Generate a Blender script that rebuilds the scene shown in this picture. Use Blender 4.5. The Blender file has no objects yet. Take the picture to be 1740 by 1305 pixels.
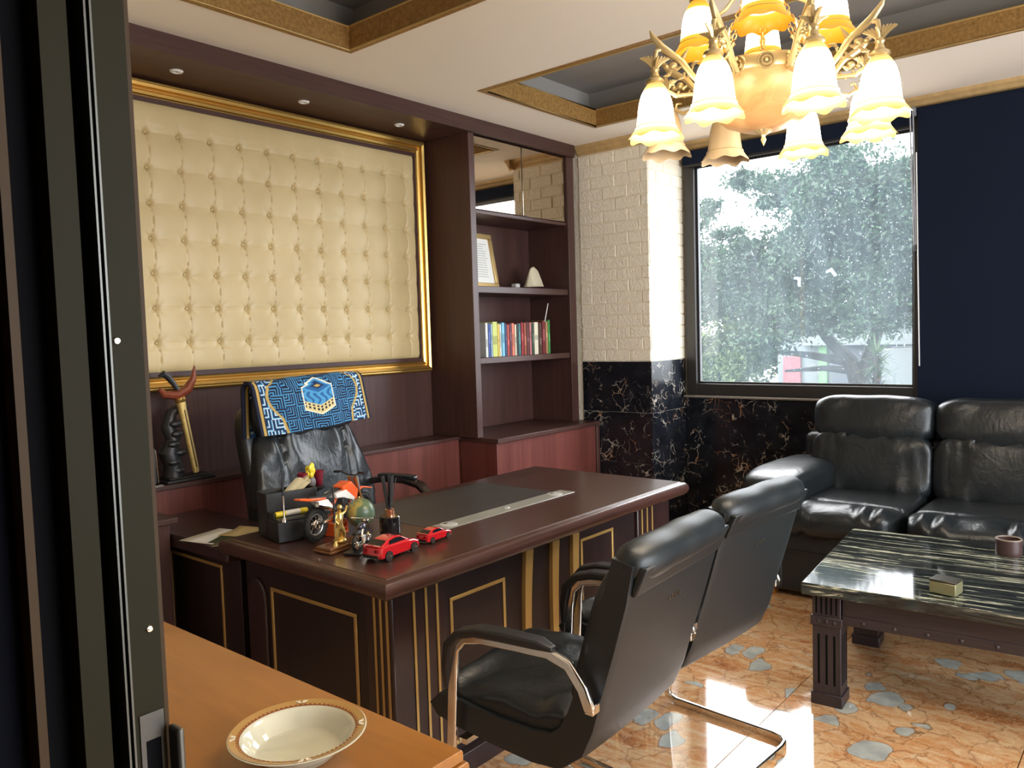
import bpy, bmesh, math, random
import numpy as np
from mathutils import Matrix, Vector
PI = math.pi
random.seed(7)
S = bpy.context.scene
COL = S.collection

# ------------------------------------------------------------------ camera
yaw, pitch, roll = math.radians(40.1866), math.radians(-3.5827), math.radians(-1.71996)
fw = Vector((math.cos(yaw)*math.cos(pitch), math.sin(yaw)*math.cos(pitch), math.sin(pitch)))
r0 = Vector((math.sin(yaw), -math.cos(yaw), 0)); u0 = r0.cross(fw)
rr = math.cos(roll)*r0 + math.sin(roll)*u0; uu = -math.sin(roll)*r0 + math.cos(roll)*u0
cd = bpy.data.cameras.new('camera'); cam = bpy.data.objects.new('camera', cd); COL.objects.link(cam)
m3 = Matrix((rr, uu, -fw)).transposed()
cam.matrix_world = Matrix.Translation((0, 0, 1.5)) @ m3.to_4x4()
cd.sensor_width = 36; cd.lens = 1352.84/1740*36; cd.clip_start = 0.02; cd.clip_end = 200
S.camera = cam
# ------------------------------------------------------------------ light, exposure
SKY = 6.5
w = bpy.data.worlds.new('overcast_sky'); S.world = w; w.use_nodes = True
bg = w.node_tree.nodes['Background']
wn = w.node_tree; tcw = wn.nodes.new('ShaderNodeTexCoord'); sx = wn.nodes.new('ShaderNodeSeparateXYZ'); rmp = wn.nodes.new('ShaderNodeValToRGB')
wn.links.new(tcw.outputs['Generated'], sx.inputs[0]); wn.links.new(sx.outputs['Z'], rmp.inputs[0])
rmp.color_ramp.elements[0].position = 0.0; rmp.color_ramp.elements[0].color = (.78, .84, .92, 1)
rmp.color_ramp.elements[1].position = 0.7; rmp.color_ramp.elements[1].color = (1, 1, 1, 1)
wn.links.new(rmp.outputs[0], bg.inputs[0]); bg.inputs[1].default_value = SKY
def portal(name, loc, rot, sx_, sy_):
    l = bpy.data.lights.new(name, 'AREA'); l.shape = 'RECTANGLE'; l.size = sx_; l.size_y = sy_
    l.cycles.is_portal = True
    o = bpy.data.objects.new(name, l); o.location = loc; o.rotation_euler = rot; COL.objects.link(o)
portal('window_portal', (5.40, 1.98, 1.88), (0, PI/2, 0), 1.58, 1.46)
portal('fill_window_portal', (2.65, -2.72, 1.45), (PI/2, 0, 0), 3.6, 2.3)  # sampling portal for the added fill window
vs = S.view_settings; vs.view_transform = 'Standard'; vs.look = 'None'; vs.exposure = 1.05; vs.gamma = 1.0; vs.use_curve_mapping = False

# ------------------------------------------------------------------ mesh builder
class MB:
    def __init__(s): s.v = []; s.f = []
    def add(s, V, F):
        b = len(s.v); s.v += [tuple(p) for p in V]; s.f += [tuple(i+b for i in f) for f in F]; return s
    def box(s, x0, x1, y0, y1, z0, z1, M=None):
        V = [(x, y, z) for z in (z0, z1) for y in (y0, y1) for x in (x0, x1)]
        if M is not None: V = [tuple(M @ Vector(p)) for p in V]
        return s.add(V, [(0, 2, 3, 1), (4, 5, 7, 6), (0, 1, 5, 4), (2, 6, 7, 3), (0, 4, 6, 2), (1, 3, 7, 5)])
    def frustum(s, x0, x1, y0, y1, z0, z1, i, M=None):
        V = [(x0, y0, z0), (x1, y0, z0), (x1, y1, z0), (x0, y1, z0), (x0+i, y0+i, z1), (x1-i, y0+i, z1), (x1-i, y1-i, z1), (x0+i, y1-i, z1)]
        if M is not None: V = [tuple(M @ Vector(p)) for p in V]
        return s.add(V, [(3, 2, 1, 0), (4, 5, 6, 7), (0, 1, 5, 4), (1, 2, 6, 5), (2, 3, 7, 6), (3, 0, 4, 7)])
    def prism(s, poly, a, b, ax='z', M=None):
        # poly: 2D points; extruded from a to b along axis. x: (y,z)  y: (x,z)  z: (x,y)
        n = len(poly)
        def P(p, t): return (t, p[0], p[1]) if ax == 'x' else (p[0], t, p[1]) if ax == 'y' else (p[0], p[1], t)
        V = [P(p, a) for p in poly] + [P(p, b) for p in poly]
        if M is not None: V = [tuple(M @ Vector(p)) for p in V]
        F = [tuple(range(n-1, -1, -1)), tuple(range(n, 2*n))] + [(i, (i+1) % n, n+(i+1) % n, n+i) for i in range(n)]
        return s.add(V, F)
    def lathe(s, prof, n=32, c=(0, 0, 0), fn=None, cap=True, M=None):
        V = []
        for (r, z) in prof:
            for k in range(n):
                a = 2*PI*k/n; rr_, zz = (r, z) if fn is None else fn(r, z, a)
                V.append((c[0]+rr_*math.cos(a), c[1]+rr_*math.sin(a), c[2]+zz))
        if M is not None: V = [tuple(M @ Vector(p)) for p in V]
        F = [(j*n+k, j*n+(k+1) % n, (j+1)*n+(k+1) % n, (j+1)*n+k) for j in range(len(prof)-1) for k in range(n)]
        if cap:
            if prof[0][0] > 1e-5: F.append(tuple(range(n-1, -1, -1)))
            if prof[-1][0] > 1e-5: F.append(tuple((len(prof)-1)*n+k for k in range(n)))
        return s.add(V, F)
    def cyl(s, p, q, r, r2=None, n=16):
        return s.tube([p, q], [r, r if r2 is None else r2], n)
    def tube(s, pts, rad, n=10, sq=None, closed=False):
        # sweep; sq=(w,h): rectangular section instead of round
        P = [Vector(p) for p in pts]; m = len(P)
        if not hasattr(rad, '__len__'): rad = [rad]*m
        V = []; prev = None
        for i in range(m):
            if closed: t = P[(i+1) % m]-P[i-1]
            else: t = P[min(i+1, m-1)]-P[max(i-1, 0)]
            t = t.normalized() if t.length > 1e-9 else Vector((0, 0, 1))
            if prev is None:
                up = Vector((0, 0, 1)) if abs(t.z) < .9 else Vector((1, 0, 0))
                nn = t.cross(up).normalized()
            else:
                nn = (prev - t*prev.dot(t)).normalized()
            prev = nn; bb = t.cross(nn)
            if sq:
                k_ = 4; w_, h_ = sq
                for (a, b) in ((-1, -1), (1, -1), (1, 1), (-1, 1)): V.append(P[i]+nn*(a*w_/2*rad[i])+bb*(b*h_/2*rad[i]))
            else:
                k_ = n
                for k in range(n): V.append(P[i]+nn*(math.cos(2*PI*k/n)*rad[i])+bb*(math.sin(2*PI*k/n)*rad[i]))
        F = [(i*k_+k, i*k_+(k+1) % k_, (i+1)*k_+(k+1) % k_, (i+1)*k_+k) for i in range(m-1) for k in range(k_)]
        if closed: F += [((m-1)*k_+k, (m-1)*k_+(k+1) % k_, (k+1) % k_, k) for k in range(k_)]
        else: F += [tuple(range(k_-1, -1, -1)), tuple((m-1)*k_+k for k in range(k_))]
        return s.add(V, F)
    def torus(s, c, R, r, axis='z', n=28, k=8):
        pts = []
        for i in range(n):
            a = 2*PI*i/n; x, y = R*math.cos(a), R*math.sin(a)
            pts.append({'z': (c[0]+x, c[1]+y, c[2]), 'y': (c[0]+x, c[1], c[2]+y), 'x': (c[0], c[1]+x, c[2]+y)}[axis])
        return s.tube(pts, r, k, closed=True)
    def ball(s, c, r, n=20, m=12, e=1.0, fn=None, M=None):
        # superellipsoid; r=(rx,ry,rz); e<1 boxy
        if not hasattr(r, '__len__'): r = (r, r, r)
        def pw(x, e_): return math.copysign(abs(x)**e_, x)
        V = []; 
        for j in range(m+1):
            ph = -PI/2+PI*j/m
            for k in range(n):
                th = 2*PI*k/n
                p = Vector((r[0]*pw(math.cos(ph), e)*pw(math.cos(th), e), r[1]*pw(math.cos(ph), e)*pw(math.sin(th), e), r[2]*pw(math.sin(ph), e)))
                if fn: p = fn(p)
                if M is not None: p = M @ p
                V.append((p[0]+c[0], p[1]+c[1], p[2]+c[2]))
        F = [(j*n+k, j*n+(k+1) % n, (j+1)*n+(k+1) % n, (j+1)*n+k) for j in range(m) for k in range(n)]
        return s.add(V, F)
    def grid(s, nu, nv, fn, flip=False):
        V = [fn(i/nu, j/nv) for j in range(nv+1) for i in range(nu+1)]; q = nu+1
        F = [(j*q+i, j*q+i+1, (j+1)*q+i+1, (j+1)*q+i) for j in range(nv) for i in range(nu)]
        if flip: F = [f[::-1] for f in F]
        return s.add(V, F)

MATW = {}
def thing(name, label, cat, loc=(0, 0, 0), rz=0, group=None, rot=None):
    o = bpy.data.objects.new(name, None); COL.objects.link(o); o.empty_display_size = .05
    o.location = loc; o.rotation_euler = rot if rot else (0, 0, rz)
    o['label'] = label; o['category'] = cat
    if group: o['group'] = group
    MATW[o.name] = Matrix.Translation(loc) @ o.rotation_euler.to_matrix().to_4x4()
    return o
def obj(name, mb, mat, parent=None, smooth=True, ang=35, bevel=0, seg=2, world=False, kind=None, label=None, merge=False, sub=0, solid=0):
    me = bpy.data.meshes.new(name); V = mb.v
    if world and parent is not None:
        r = parent
        while r.parent is not None: r = r.parent
        if r.name in MATW:
            Mi = MATW[r.name].inverted(); V = [tuple(Mi @ Vector(p)) for p in V]
    me.from_pydata(V, [], mb.f)
    bm = bmesh.new(); bm.from_mesh(me)
    if merge: bmesh.ops.remove_doubles(bm, verts=bm.verts, dist=1e-5)
    bmesh.ops.recalc_face_normals(bm, faces=bm.faces); bm.to_mesh(me); bm.free()
    me.materials.append(mat)
    if smooth:
        me.polygons.foreach_set('use_smooth', [True]*len(me.polygons)); me.set_sharp_from_angle(angle=math.radians(ang))
    me.update()
    o = bpy.data.objects.new(name, me); COL.objects.link(o)
    if parent is not None: o.parent = parent
    if solid:
        mo = o.modifiers.new('thickness', 'SOLIDIFY'); mo.thickness = solid; mo.offset = 0
    if bevel:
        mo = o.modifiers.new('bevel', 'BEVEL'); mo.width = bevel; mo.segments = seg; mo.limit_method = 'ANGLE'; mo.angle_limit = math.radians(40)
    if sub:
        mo = o.modifiers.new('smooth', 'SUBSURF'); mo.levels = sub; mo.render_levels = sub
    if kind: o['kind'] = kind
    if label: o['label'] = label
    return o
def tag(o, label, cat, group=None):
    o['label'] = label; o['category'] = cat
    if group: o['group'] = group
    return o
def rebase(o, loc):
    # put a single-mesh thing's origin at loc (mesh was made in world coordinates)
    o.data.transform(Matrix.Translation((-loc[0], -loc[1], -loc[2]))); o.location = loc; return o
def struct(name, mb, mat, **k): return obj(name, mb, mat, kind='structure', **k)
def inst(src, parent, loc=None, rz=None, rot=None, scale=None, label=None, mat=None):
    c = src.copy(); COL.objects.link(c); c.parent = parent
    if loc is not None: c.location = loc
    if rz is not None: c.rotation_euler = (0, 0, rz)
    if rot is not None: c.rotation_euler = rot
    if scale is not None: c.scale = scale
    if label: c['label'] = label
    if mat: c.material_slots[0].link = 'OBJECT'; c.material_slots[0].material = mat
    return c
def dup(root, loc, rz, label=None):
    r = root.copy(); COL.objects.link(r); r.location = loc; r.rotation_euler = (0, 0, rz)
    if label: r['label'] = label
    for ch in list(root.children):
        c = ch.copy(); COL.objects.link(c); c.parent = r
        for g in ch.children:
            d = g.copy(); COL.objects.link(d); d.parent = c
    return r

# ------------------------------------------------------------------ materials
class NT:
    def __init__(s, name):
        s.m = bpy.data.materials.new(name); s.m.use_nodes = True; s.t = s.m.node_tree; s.N = s.t.nodes; s.b = s.N['Principled BSDF']; s.out = s.N['Material Output']
    def n(s, typ, **k):
        o = s.N.new('ShaderNode'+typ)
        for a, b in k.items():
            if a.startswith('i_'): 
                key = a[2:]; key = int(key) if key.isdigit() else key.replace('_', ' ')
                o.inputs[key].default_value = b
            else: setattr(o, a, b)
        return o
    def l(s, a, b): s.t.links.new(a, b)
    def coord(s, scale=(1, 1, 1), kind='Object', rot=(0, 0, 0)):
        c = s.n('TexCoord'); mp = s.n('Mapping'); mp.inputs['Scale'].default_value = scale; mp.inputs['Rotation'].default_value = rot
        s.l(c.outputs[kind], mp.inputs[0]); return mp.outputs[0]
    def noise(s, vec, scale, detail=4, rough=.5, dist=0):
        o = s.n('TexNoise'); o.inputs['Scale'].default_value = scale; o.inputs['Detail'].default_value = detail; o.inputs['Roughness'].default_value = rough; o.inputs['Distortion'].default_value = dist
        s.l(vec, o.inputs['Vector']); return o.outputs['Fac']
    def ramp(s, fac, stops):
        o = s.n('ValToRGB'); e = o.color_ramp.elements
        while len(e) < len(stops): e.new(.5)
        for k, (p, c) in enumerate(stops): e[k].position = p; e[k].color = tuple(c)+(1,) if len(c) == 3 else c
        s.l(fac, o.inputs[0]); return o.outputs[0]
    def mix(s, fac, a, b, typ='MIX'):
        o = s.n('MixRGB', blend_type=typ)
        for i, x in ((0, fac), (1, a), (2, b)):
            if hasattr(x, 'is_linked'): s.l(x, o.inputs[i])
            elif i == 0: o.inputs[0].default_value = x
            else: o.inputs[i].default_value = tuple(x)+(1,)
        return o.outputs[0]
    def math(s, op, a, b=0.0):
        o = s.n('Math', operation=op)
        for i, x in ((0, a), (1, b)):
            if hasattr(x, 'is_linked'): s.l(x, o.inputs[i])
            else: o.inputs[i].default_value = x
        return o.outputs[0]
    def bump(s, h, strength=.3, dist=.01):
        o = s.n('Bump'); o.inputs['Strength'].default_value = strength; o.inputs['Distance'].default_value = dist
        s.l(h, o.inputs['Height']); s.l(o.outputs[0], s.b.inputs['Normal'])
    def col(s, c):
        if hasattr(c, 'is_linked'): s.l(c, s.b.inputs['Base Color'])
        else: s.b.inputs['Base Color'].default_value = tuple(c)+(1,)
    def set(s, **k):
        for a, b in k.items(): s.b.inputs[a.replace('_', ' ')].default_value = b
        return s
def lin(r, g, b): return tuple((x/255/12.92 if x/255 <= .04045 else ((x/255+.055)/1.055)**2.4) for x in (r, g, b))
def plain(name, c, rough=.5, metal=0, bump=None, var=0, coat=0, spec=.5):
    t = NT(name); t.set(Roughness=rough, Metallic=metal, Coat_Weight=coat, Specular_IOR_Level=spec)
    if var:
        f = t.noise(t.coord(), 6, 5, .6); t.col(t.ramp(f, [(.3, [x*(1-var) for x in c]), (.7, [min(1, x*(1+var)) for x in c])]))
    else: t.col(c)
    if bump: t.bump(t.noise(t.coord(), bump[0], 5, .6), bump[1], .01)
    return t.m
def wood(name, dark, light, stretch=(60, 60, 2.5), rough=.4, bump=.05, coat=0):
    t = NT(name); v = t.coord(stretch); f = t.noise(v, 1.0, 6, .65, .6); g = t.noise(t.coord(tuple(x*.12 for x in stretch)), 1.0, 3)
    c = t.ramp(f, [(.3, dark), (.72, light)]); c = t.mix(.35, c, t.ramp(g, [(.35, dark), (.7, light)]))
    t.col(c); t.set(Roughness=rough, Coat_Weight=coat, Coat_Roughness=.12)
    if bump: t.bump(f, bump, .004)
    return t.m
WD, WL = lin(56, 36, 33), lin(86, 57, 50)
M = {}
M['wood_v'] = wood('mahogany_vertical_grain', WD, WL)
M['wood_x'] = wood('mahogany_lengthwise_grain', WD, WL, (2.5, 60, 60))
M['wood_y'] = wood('mahogany_crosswise_grain', WD, WL, (60, 2.5, 60))
M['wood_red'] = wood('reddish_mahogany', lin(84, 42, 38), lin(124, 70, 62), (90, 90, 2))
M['desk_top'] = wood('polished_desk_veneer', lin(54, 33, 29), lin(86, 56, 48), (2.2, 50, 50), .30, .02, .2)
M['desk_wood'] = wood('dark_desk_veneer', lin(36, 22, 22), lin(58, 36, 35), (50, 50, 2.5), .34, .03, .3)
M['desk_panel'] = wood('darker_desk_panel', lin(27, 17, 18), lin(44, 28, 29), (50, 50, 2.5), .4, .03, .2)
M['table_wood'] = wood('orange_varnished_wood', lin(134, 82, 30), lin(168, 110, 46), (14, 2.2, 14), .32, .02, .3)
M['gold'] = plain('gilt_metal', (.72, .46, .13), .3, .9)
M['gold_dull'] = plain('dull_gilt', (.56, .40, .17), .42, .75)
M['inlay'] = plain('brass_inlay', (.58, .38, .13), .4, .55)
M['ceiling'] = plain('ceiling_paint', lin(246, 238, 224), .9)
M['cove'] = plain('cove_shade_grey', lin(150, 146, 140), .9)  # shade of the unlit recess ceiling is put into this grey
M['crown'] = plain('cream_gilt_plaster', lin(196, 164, 112), .6, .15, (40, .5), .2)
M['wall'] = plain('cream_wall_paint', lin(205, 195, 178), .85)
t = NT('black_leather'); t.set(Roughness=.33); t.col((.012, .0155, .018)); v = t.coord()
hh = t.math('ADD', t.math('MULTIPLY', t.noise(v, 260, 3), .12), t.math('ADD', t.math('MULTIPLY', t.noise(v, 9, 4, .5, 1.5), 1.0), t.math('MULTIPLY', t.noise(t.coord((30, 30, 12)), 1.0, 3, .5, 1), .5))); t.bump(hh, .20, .018); M['black_leather'] = t.m
M['smooth_leather'] = plain('smooth_black_leather', (.010, .0145, .0175), .40, 0, (240, .10))
M['black_plastic'] = plain('black_plastic', (.015, .015, .016), .42)
M['chrome'] = plain('chrome', (.78, .76, .72), .12, 1)
M['chrome_dark'] = plain('dark_nickel', (.5, .46, .4), .2, 1)
M['frame_dark'] = plain('dark_anodised_aluminium', (.030, .028, .026), .38, .3)
M['navy'] = plain('navy_blind_fabric', (.007, .0115, .025), .9, 0, (400, .1), spec=.12)
M['white'] = plain('white_plastic', (.8, .8, .78), .4)
M['paper'] = plain('white_paper', (.82, .82, .78), .8)
M['red_paint'] = plain('red_car_paint', (.62, .012, .02), .18, .1, coat=1)
M['orange'] = plain('orange_plastic', (.85, .12, .02), .3)
M['maroon'] = plain('maroon_petals', (.18, .005, .02), .5)
M['yellow'] = plain('yellow_plastic', (.85, .68, .03), .35)
M['copper'] = plain('copper', (.78, .36, .2), .25, 1)
M['tyre'] = plain('rubber', (.012, .012, .012), .7)
M['glass_dark'] = plain('dark_car_glass', (.01, .012, .014), .08)
# cream leather
t = NT('cream_leather'); t.set(Roughness=.42); f = t.noise(t.coord(), 3, 3)
t.col(t.ramp(f, [(.3, lin(196, 174, 126)), (.7, lin(210, 189, 142))])); t.bump(t.noise(t.coord(), 220, 3), .06, .004); M['cream'] = t.m
# brick foam
t = NT('white_foam_brick'); t.set(Roughness=.6); t.col(lin(244, 236, 216)); v = t.coord()
h = t.mix(.5, t.noise(v, 22, 6, .65, 1.2), t.noise(v, 70, 3)); t.bump(h, 1.0, .012); M['brick'] = t.m
# gold cove band
t = NT('gold_textured_band'); t.set(Roughness=.5, Metallic=.3); v = t.coord()
t.col(t.ramp(t.noise(v, 60, 4, .7), [(.35, lin(140, 104, 54)), (.65, lin(178, 138, 78))])); t.bump(t.noise(v, 60, 4, .7), .3, .004); M['band'] = t.m
# black marble with gold veins
t = NT('black_gold_vein_marble'); t.set(Roughness=.16)
v = t.coord(kind='Object'); nz = t.n('TexNoise'); nz.inputs['Scale'].default_value = 5; nz.inputs['Detail'].default_value = 5; t.l(v, nz.inputs['Vector'])
wv = t.mix(.30, v, nz.outputs['Color'], 'ADD'); vo = t.n('TexVoronoi', feature='DISTANCE_TO_EDGE'); vo.inputs['Scale'].default_value = 15; t.l(wv, vo.inputs['Vector'])
line = t.ramp(vo.outputs['Distance'], [(.0, (1, 1, 1)), (.045, (0, 0, 0))]); msk = t.ramp(t.noise(v, 5.5, 5, .7), [(.50, (0, 0, 0)), (.62, (1, 1, 1))])
vf = t.mix(1, line, msk, 'MULTIPLY'); vc = t.ramp(t.noise(v, 7, 2), [(.5, lin(206, 198, 184)), (.68, lin(190, 130, 70))])
base = t.ramp(t.noise(v, 9, 5), [(.35, (.006, .007, .010)), (.75, (.016, .018, .024))]); t.col(t.mix(vf, base, vc)); M['marble_black'] = t.m
# coffee table marble: long pale streaks
t = NT('streaked_black_marble'); t.set(Roughness=.06); v = t.coord((24, 1.8, 24)); f = t.noise(v, 1.0, 7, .62, 1.6)
g = t.noise(t.coord((3, 1.2, 3)), 1.5, 2); ff = t.math('ADD', f, t.math('MULTIPLY', g, .25))
t.col(t.ramp(ff, [(.56, (.012, .014, .015)), (.68, (.045, .055, .05)), (.715, lin(192, 192, 166)), (.73, lin(205, 206, 184)), (.755, (.03, .035, .035))])); M['marble_streak'] = t.m
# floor: orange breccia marble tile
t = NT('orange_breccia_marble'); t.set(Roughness=.07, Coat_Weight=.8, Coat_Roughness=.03)
v = t.coord(); nz = t.n('TexNoise'); nz.inputs['Scale'].default_value = 3.2; nz.inputs['Detail'].default_value = 5; nz.inputs['Roughness'].default_value = .6; t.l(v, nz.inputs['Vector'])
sub = t.mix(.34, v, nz.outputs['Color'], 'ADD')
base = t.ramp(t.noise(t.mix(.30, t.coord((2.6, .75, 1), rot=(0, 0, .75)), nz.outputs['Color'], 'ADD'), 2.6, 7, .66), [(.30, lin(160, 98, 56)), (.42, lin(196, 138, 88)), (.49, lin(214, 180, 138)), (.57, lin(200, 144, 92)), (.68, lin(220, 198, 164))])
vo = t.n('TexVoronoi', feature='DISTANCE_TO_EDGE'); vo.inputs['Scale'].default_value = 7; t.l(sub, vo.inputs['Vector'])
vein = t.ramp(vo.outputs['Distance'], [(0, (1, 1, 1)), (.05, (0, 0, 0))]); fv = t.n('TexVoronoi', feature='DISTANCE_TO_EDGE'); fv.inputs['Scale'].default_value = 21; t.l(sub, fv.inputs['Vector'])
vein2 = t.ramp(fv.outputs['Distance'], [(0, (.8, .8, .8)), (.06, (0, 0, 0))])
base = t.mix(t.math('MULTIPLY', vein, .55), base, lin(122, 66, 34)); base = t.mix(t.math('MULTIPLY', vein2, .55), base, lin(228, 200, 160))
n2 = t.n('TexNoise'); n2.inputs['Scale'].default_value = 5; n2.inputs['Detail'].default_value = 3; t.l(v, n2.inputs['Vector'])
pv = t.mix(.20, t.coord((1.0, 1.35, 1), rot=(0, 0, .5)), n2.outputs['Color'], 'ADD')
pb = t.n('TexVoronoi'); pb.inputs['Scale'].default_value = 4.6; t.l(pv, pb.inputs['Vector'])
sp = t.n('SeparateColor'); t.l(pb.outputs['Color'], sp.inputs[0]); pick = t.math('GREATER_THAN', sp.outputs[0], .44)
size = t.math('ADD', .20, t.math('MULTIPLY', sp.outputs[1], .24)); dd = t.math('SUBTRACT', size, pb.outputs['Distance'])
ins = t.math('MULTIPLY', t.math('GREATER_THAN', dd, .0), pick); rim = t.math('MULTIPLY', t.math('MULTIPLY', t.math('GREATER_THAN', dd, -.016), t.math('LESS_THAN', dd, .004)), pick)
peb = t.ramp(t.noise(v, 14, 4), [(.35, lin(158, 164, 162)), (.65, lin(190, 194, 188))])
base = t.mix(ins, base, peb); base = t.mix(t.math('MULTIPLY', rim, .6), base, lin(96, 70, 46)); t.col(base); M['floor'] = t.m
M['grout'] = plain('tile_grout', lin(120, 92, 62), .8)
# mirror cabinet doors
M['mirror'] = plain('bronze_mirror', (.50, .42, .32), .03, 1)
# window glass: a bluish film paints the outdoor haze, with dried drops
t = NT('hazy_wet_glass'); v = t.coord(); tr = t.n('BsdfTransparent'); tl = t.n('BsdfTranslucent'); gl = t.n('BsdfGlossy'); gl.inputs['Roughness'].default_value = .02
tl.inputs['Color'].default_value = (.70, .88, 1, 1); mx = t.n('MixShader'); m2 = t.n('MixShader')
dr = t.n('TexVoronoi'); dr.inputs['Scale'].default_value = 36; t.l(v, dr.inputs['Vector']); sp = t.n('SeparateColor'); t.l(dr.outputs['Color'], sp.inputs[0])
dsz = t.math('MULTIPLY', sp.outputs[0], .32); drop = t.math('LESS_THAN', dr.outputs['Distance'], t.math('SUBTRACT', dsz, .08))
zone = t.ramp(t.noise(v, 3.0, 3), [(.38, (0, 0, 0)), (.52, (1, 1, 1))]); film = t.math('ADD', .006, t.math('MULTIPLY', t.noise(t.coord((3, 3, .7)), 3, 5, .6), .045))
fac = t.math('ADD', film, t.math('MULTIPLY', t.math('MULTIPLY', drop, zone), .22))
t.l(fac, mx.inputs[0]); t.l(tr.outputs[0], mx.inputs[1]); t.l(tl.outputs[0], mx.inputs[2]); m2.inputs[0].default_value = .04; t.l(mx.outputs[0], m2.inputs[1]); t.l(gl.outputs[0], m2.inputs[2]); t.l(m2.outputs[0], t.out.inputs[0]); M['window_glass'] = t.m
# vertex-colour fabric
t = NT('woven_mat'); t.set(Roughness=.9); a = t.n('Attribute', attribute_name='weave'); t.l(a.outputs['Color'], t.b.inputs['Base Color']); t.bump(t.noise(t.coord(), 500, 2), .3, .002); M['weave'] = t.m
# give shared-mesh tiles and bricks a different patch of stone each
def vary(mat, amount=30.0):
    nt = mat.node_tree
    for nd in [n for n in nt.nodes if n.bl_idname == 'ShaderNodeMapping']:
        oi = nt.nodes.new('ShaderNodeObjectInfo'); ml = nt.nodes.new('ShaderNodeMath'); ml.operation = 'MULTIPLY'; ml.inputs[1].default_value = amount
        cx = nt.nodes.new('ShaderNodeCombineXYZ'); nt.links.new(oi.outputs['Random'], ml.inputs[0])
        for i in range(3): nt.links.new(ml.outputs[0], cx.inputs[i])
        nt.links.new(cx.outputs[0], nd.inputs['Location'])
for k in ('marble_black', 'floor', 'brick'): vary(M[k])

# ================================================================== ROOM SHELL
CZ = 2.836
def cells(xs, ys, skip, z0, z1):
    mb = MB()
    for i in range(len(xs)-1):
        for j in range(len(ys)-1):
            cx, cy = (xs[i]+xs[i+1])/2, (ys[j]+ys[j+1])/2
            if any(a < cx < b and c < cy < d for a, b, c, d in skip): continue
            mb.box(xs[i], xs[i+1], ys[j], ys[j+1], z0, z1)
    return mb
# floor: slab and tiles
fl = struct('floor', MB().box(-2.6, 5.46, -2.8, 3.9, -.12, -.008), M['grout'], smooth=False)
tile0 = obj('tile', MB().frustum(.001, .799, .001, .799, -.008, 0, .001), M['floor'], fl, smooth=False)
first = True
for i in range(-3, 4):
    for j in range(-5, 4):
        x, y = 2.97+.8*i, 1.2+.8*j
        if first: tile0.location = (x, y, 0); first = False
        elif y < 3.7: inst(tile0, fl, (x, y, 0))
obj('corridor_tiles', MB().box(-2.6, .568, -2.8, 3.78, -.008, 0), M['floor'], fl, smooth=False)
R1 = (.945, 2.429, 1.42, 2.973); R2 = (3.337, 4.42, -1.47, 2.95)
struct('ceiling', cells([.25, .945, 2.429, 3.337, 4.42, 5.46], [-2.8, -1.47, 1.42, 2.95, 2.973, 3.9], [R1, R2], CZ, CZ+.03), M['ceiling'], smooth=False)
def cove(n, R, side):
    x0, x1, y0, y1 = R; h = .105; t_ = .03; z0 = CZ
    c = MB()
    e = .004
    for a in ((x0-t_, x0+e, y0-t_, y1+t_), (x1-e, x1+t_, y0-t_, y1+t_), (x0+e, x1-e, y0-t_, y0+e), (x0+e, x1-e, y1-e, y1+t_)): c.box(a[0], a[1], a[2], a[3], z0-.004, z0+h)
    o = struct('trim_%d' % n, c, M['band'], smooth=False)
    for zz in (z0-.004, z0+h-.004):
        b = MB(); r = .006
        b.tube([(x0+.004, y0+.004, zz), (x1-.004, y0+.004, zz), (x1-.004, y1-.004, zz), (x0+.004, y1-.004, zz)], r, 6, closed=True)
        obj('gilt_bead', b, M['gold_dull'], o)
    g = .16; u = MB()
    u.box(x0-g, x1+g, y0-g, y1+g, z0+.27, z0+.29)
    for a in ((x0-g-.02, x0-g, y0-g, y1+g), (x1+g, x1+g+.02, y0-g, y1+g), (x0-g, x1+g, y0-g-.02, y0-g), (x0-g, x1+g, y1+g, y1+g+.02)): u.box(a[0], a[1], a[2], a[3], z0+.03, z0+.29)
    obj('raised_ceiling', u, M['cove'], o, smooth=False)
cove(1, R1, 0); cove(2, R2, 0)
# walls
struct('wall_left', MB().box(.25, 5.46, 3.78, 3.9, 0, CZ), M['wood_v'], smooth=False)
struct('wall_right', cells([.25, .9, 4.4, 5.46], [0, .35, 2.55, CZ], [(.9, 4.4, .35, 2.55)], -2.8, -2.68), M['wall'], smooth=False)
o = bpy.data.objects['wall_right']; o.data.transform(Matrix.Rotation(PI/2, 4, 'X')); o.data.transform(Matrix.Diagonal((1, 1, 1, 1)))
for v_ in o.data.vertices: v_.co.y = -2.8 if abs(v_.co.y-2.8) < .01 else -2.68
wn_ = MB().box(.25, .376, .851, 3.78, 0, CZ); wn_.box(.25, .38, -2.68, -.78, 0, CZ); wn_.box(.25, .38, -.78, .81, 2.45, CZ)
cw_ = MB().box(-2.6, -2.5, -2.8, 3.9, 0, CZ).box(-2.5, .25, -2.8, -2.7, 0, CZ).box(-2.5, .25, 3.78, 3.9, 0, CZ).box(-2.6, .25, -2.8, 3.9, CZ, CZ+.03)  # unseen closed corridor, added to keep sky light off the jamb
struct('wall_light_block', cw_, plain('corridor_paint', lin(120, 112, 100), .9), smooth=False)
struct('wall_near', wn_, M['wall'], smooth=False)
# far wall with window opening
wf = MB(); Y0, Y1, Z0, Z1 = 1.176, 2.783, 1.017, 2.75
wf.box(5.313, 5.46, -2.68, Y0, 0, CZ).box(5.313, 5.46, Y1, 3.78, 0, CZ).box(5.313, 5.46, Y0, Y1, 0, Z0).box(5.313, 5.46, Y0, Y1, Z1, CZ)
wfar = struct('wall_far', wf, M['wall'], smooth=False)
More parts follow.
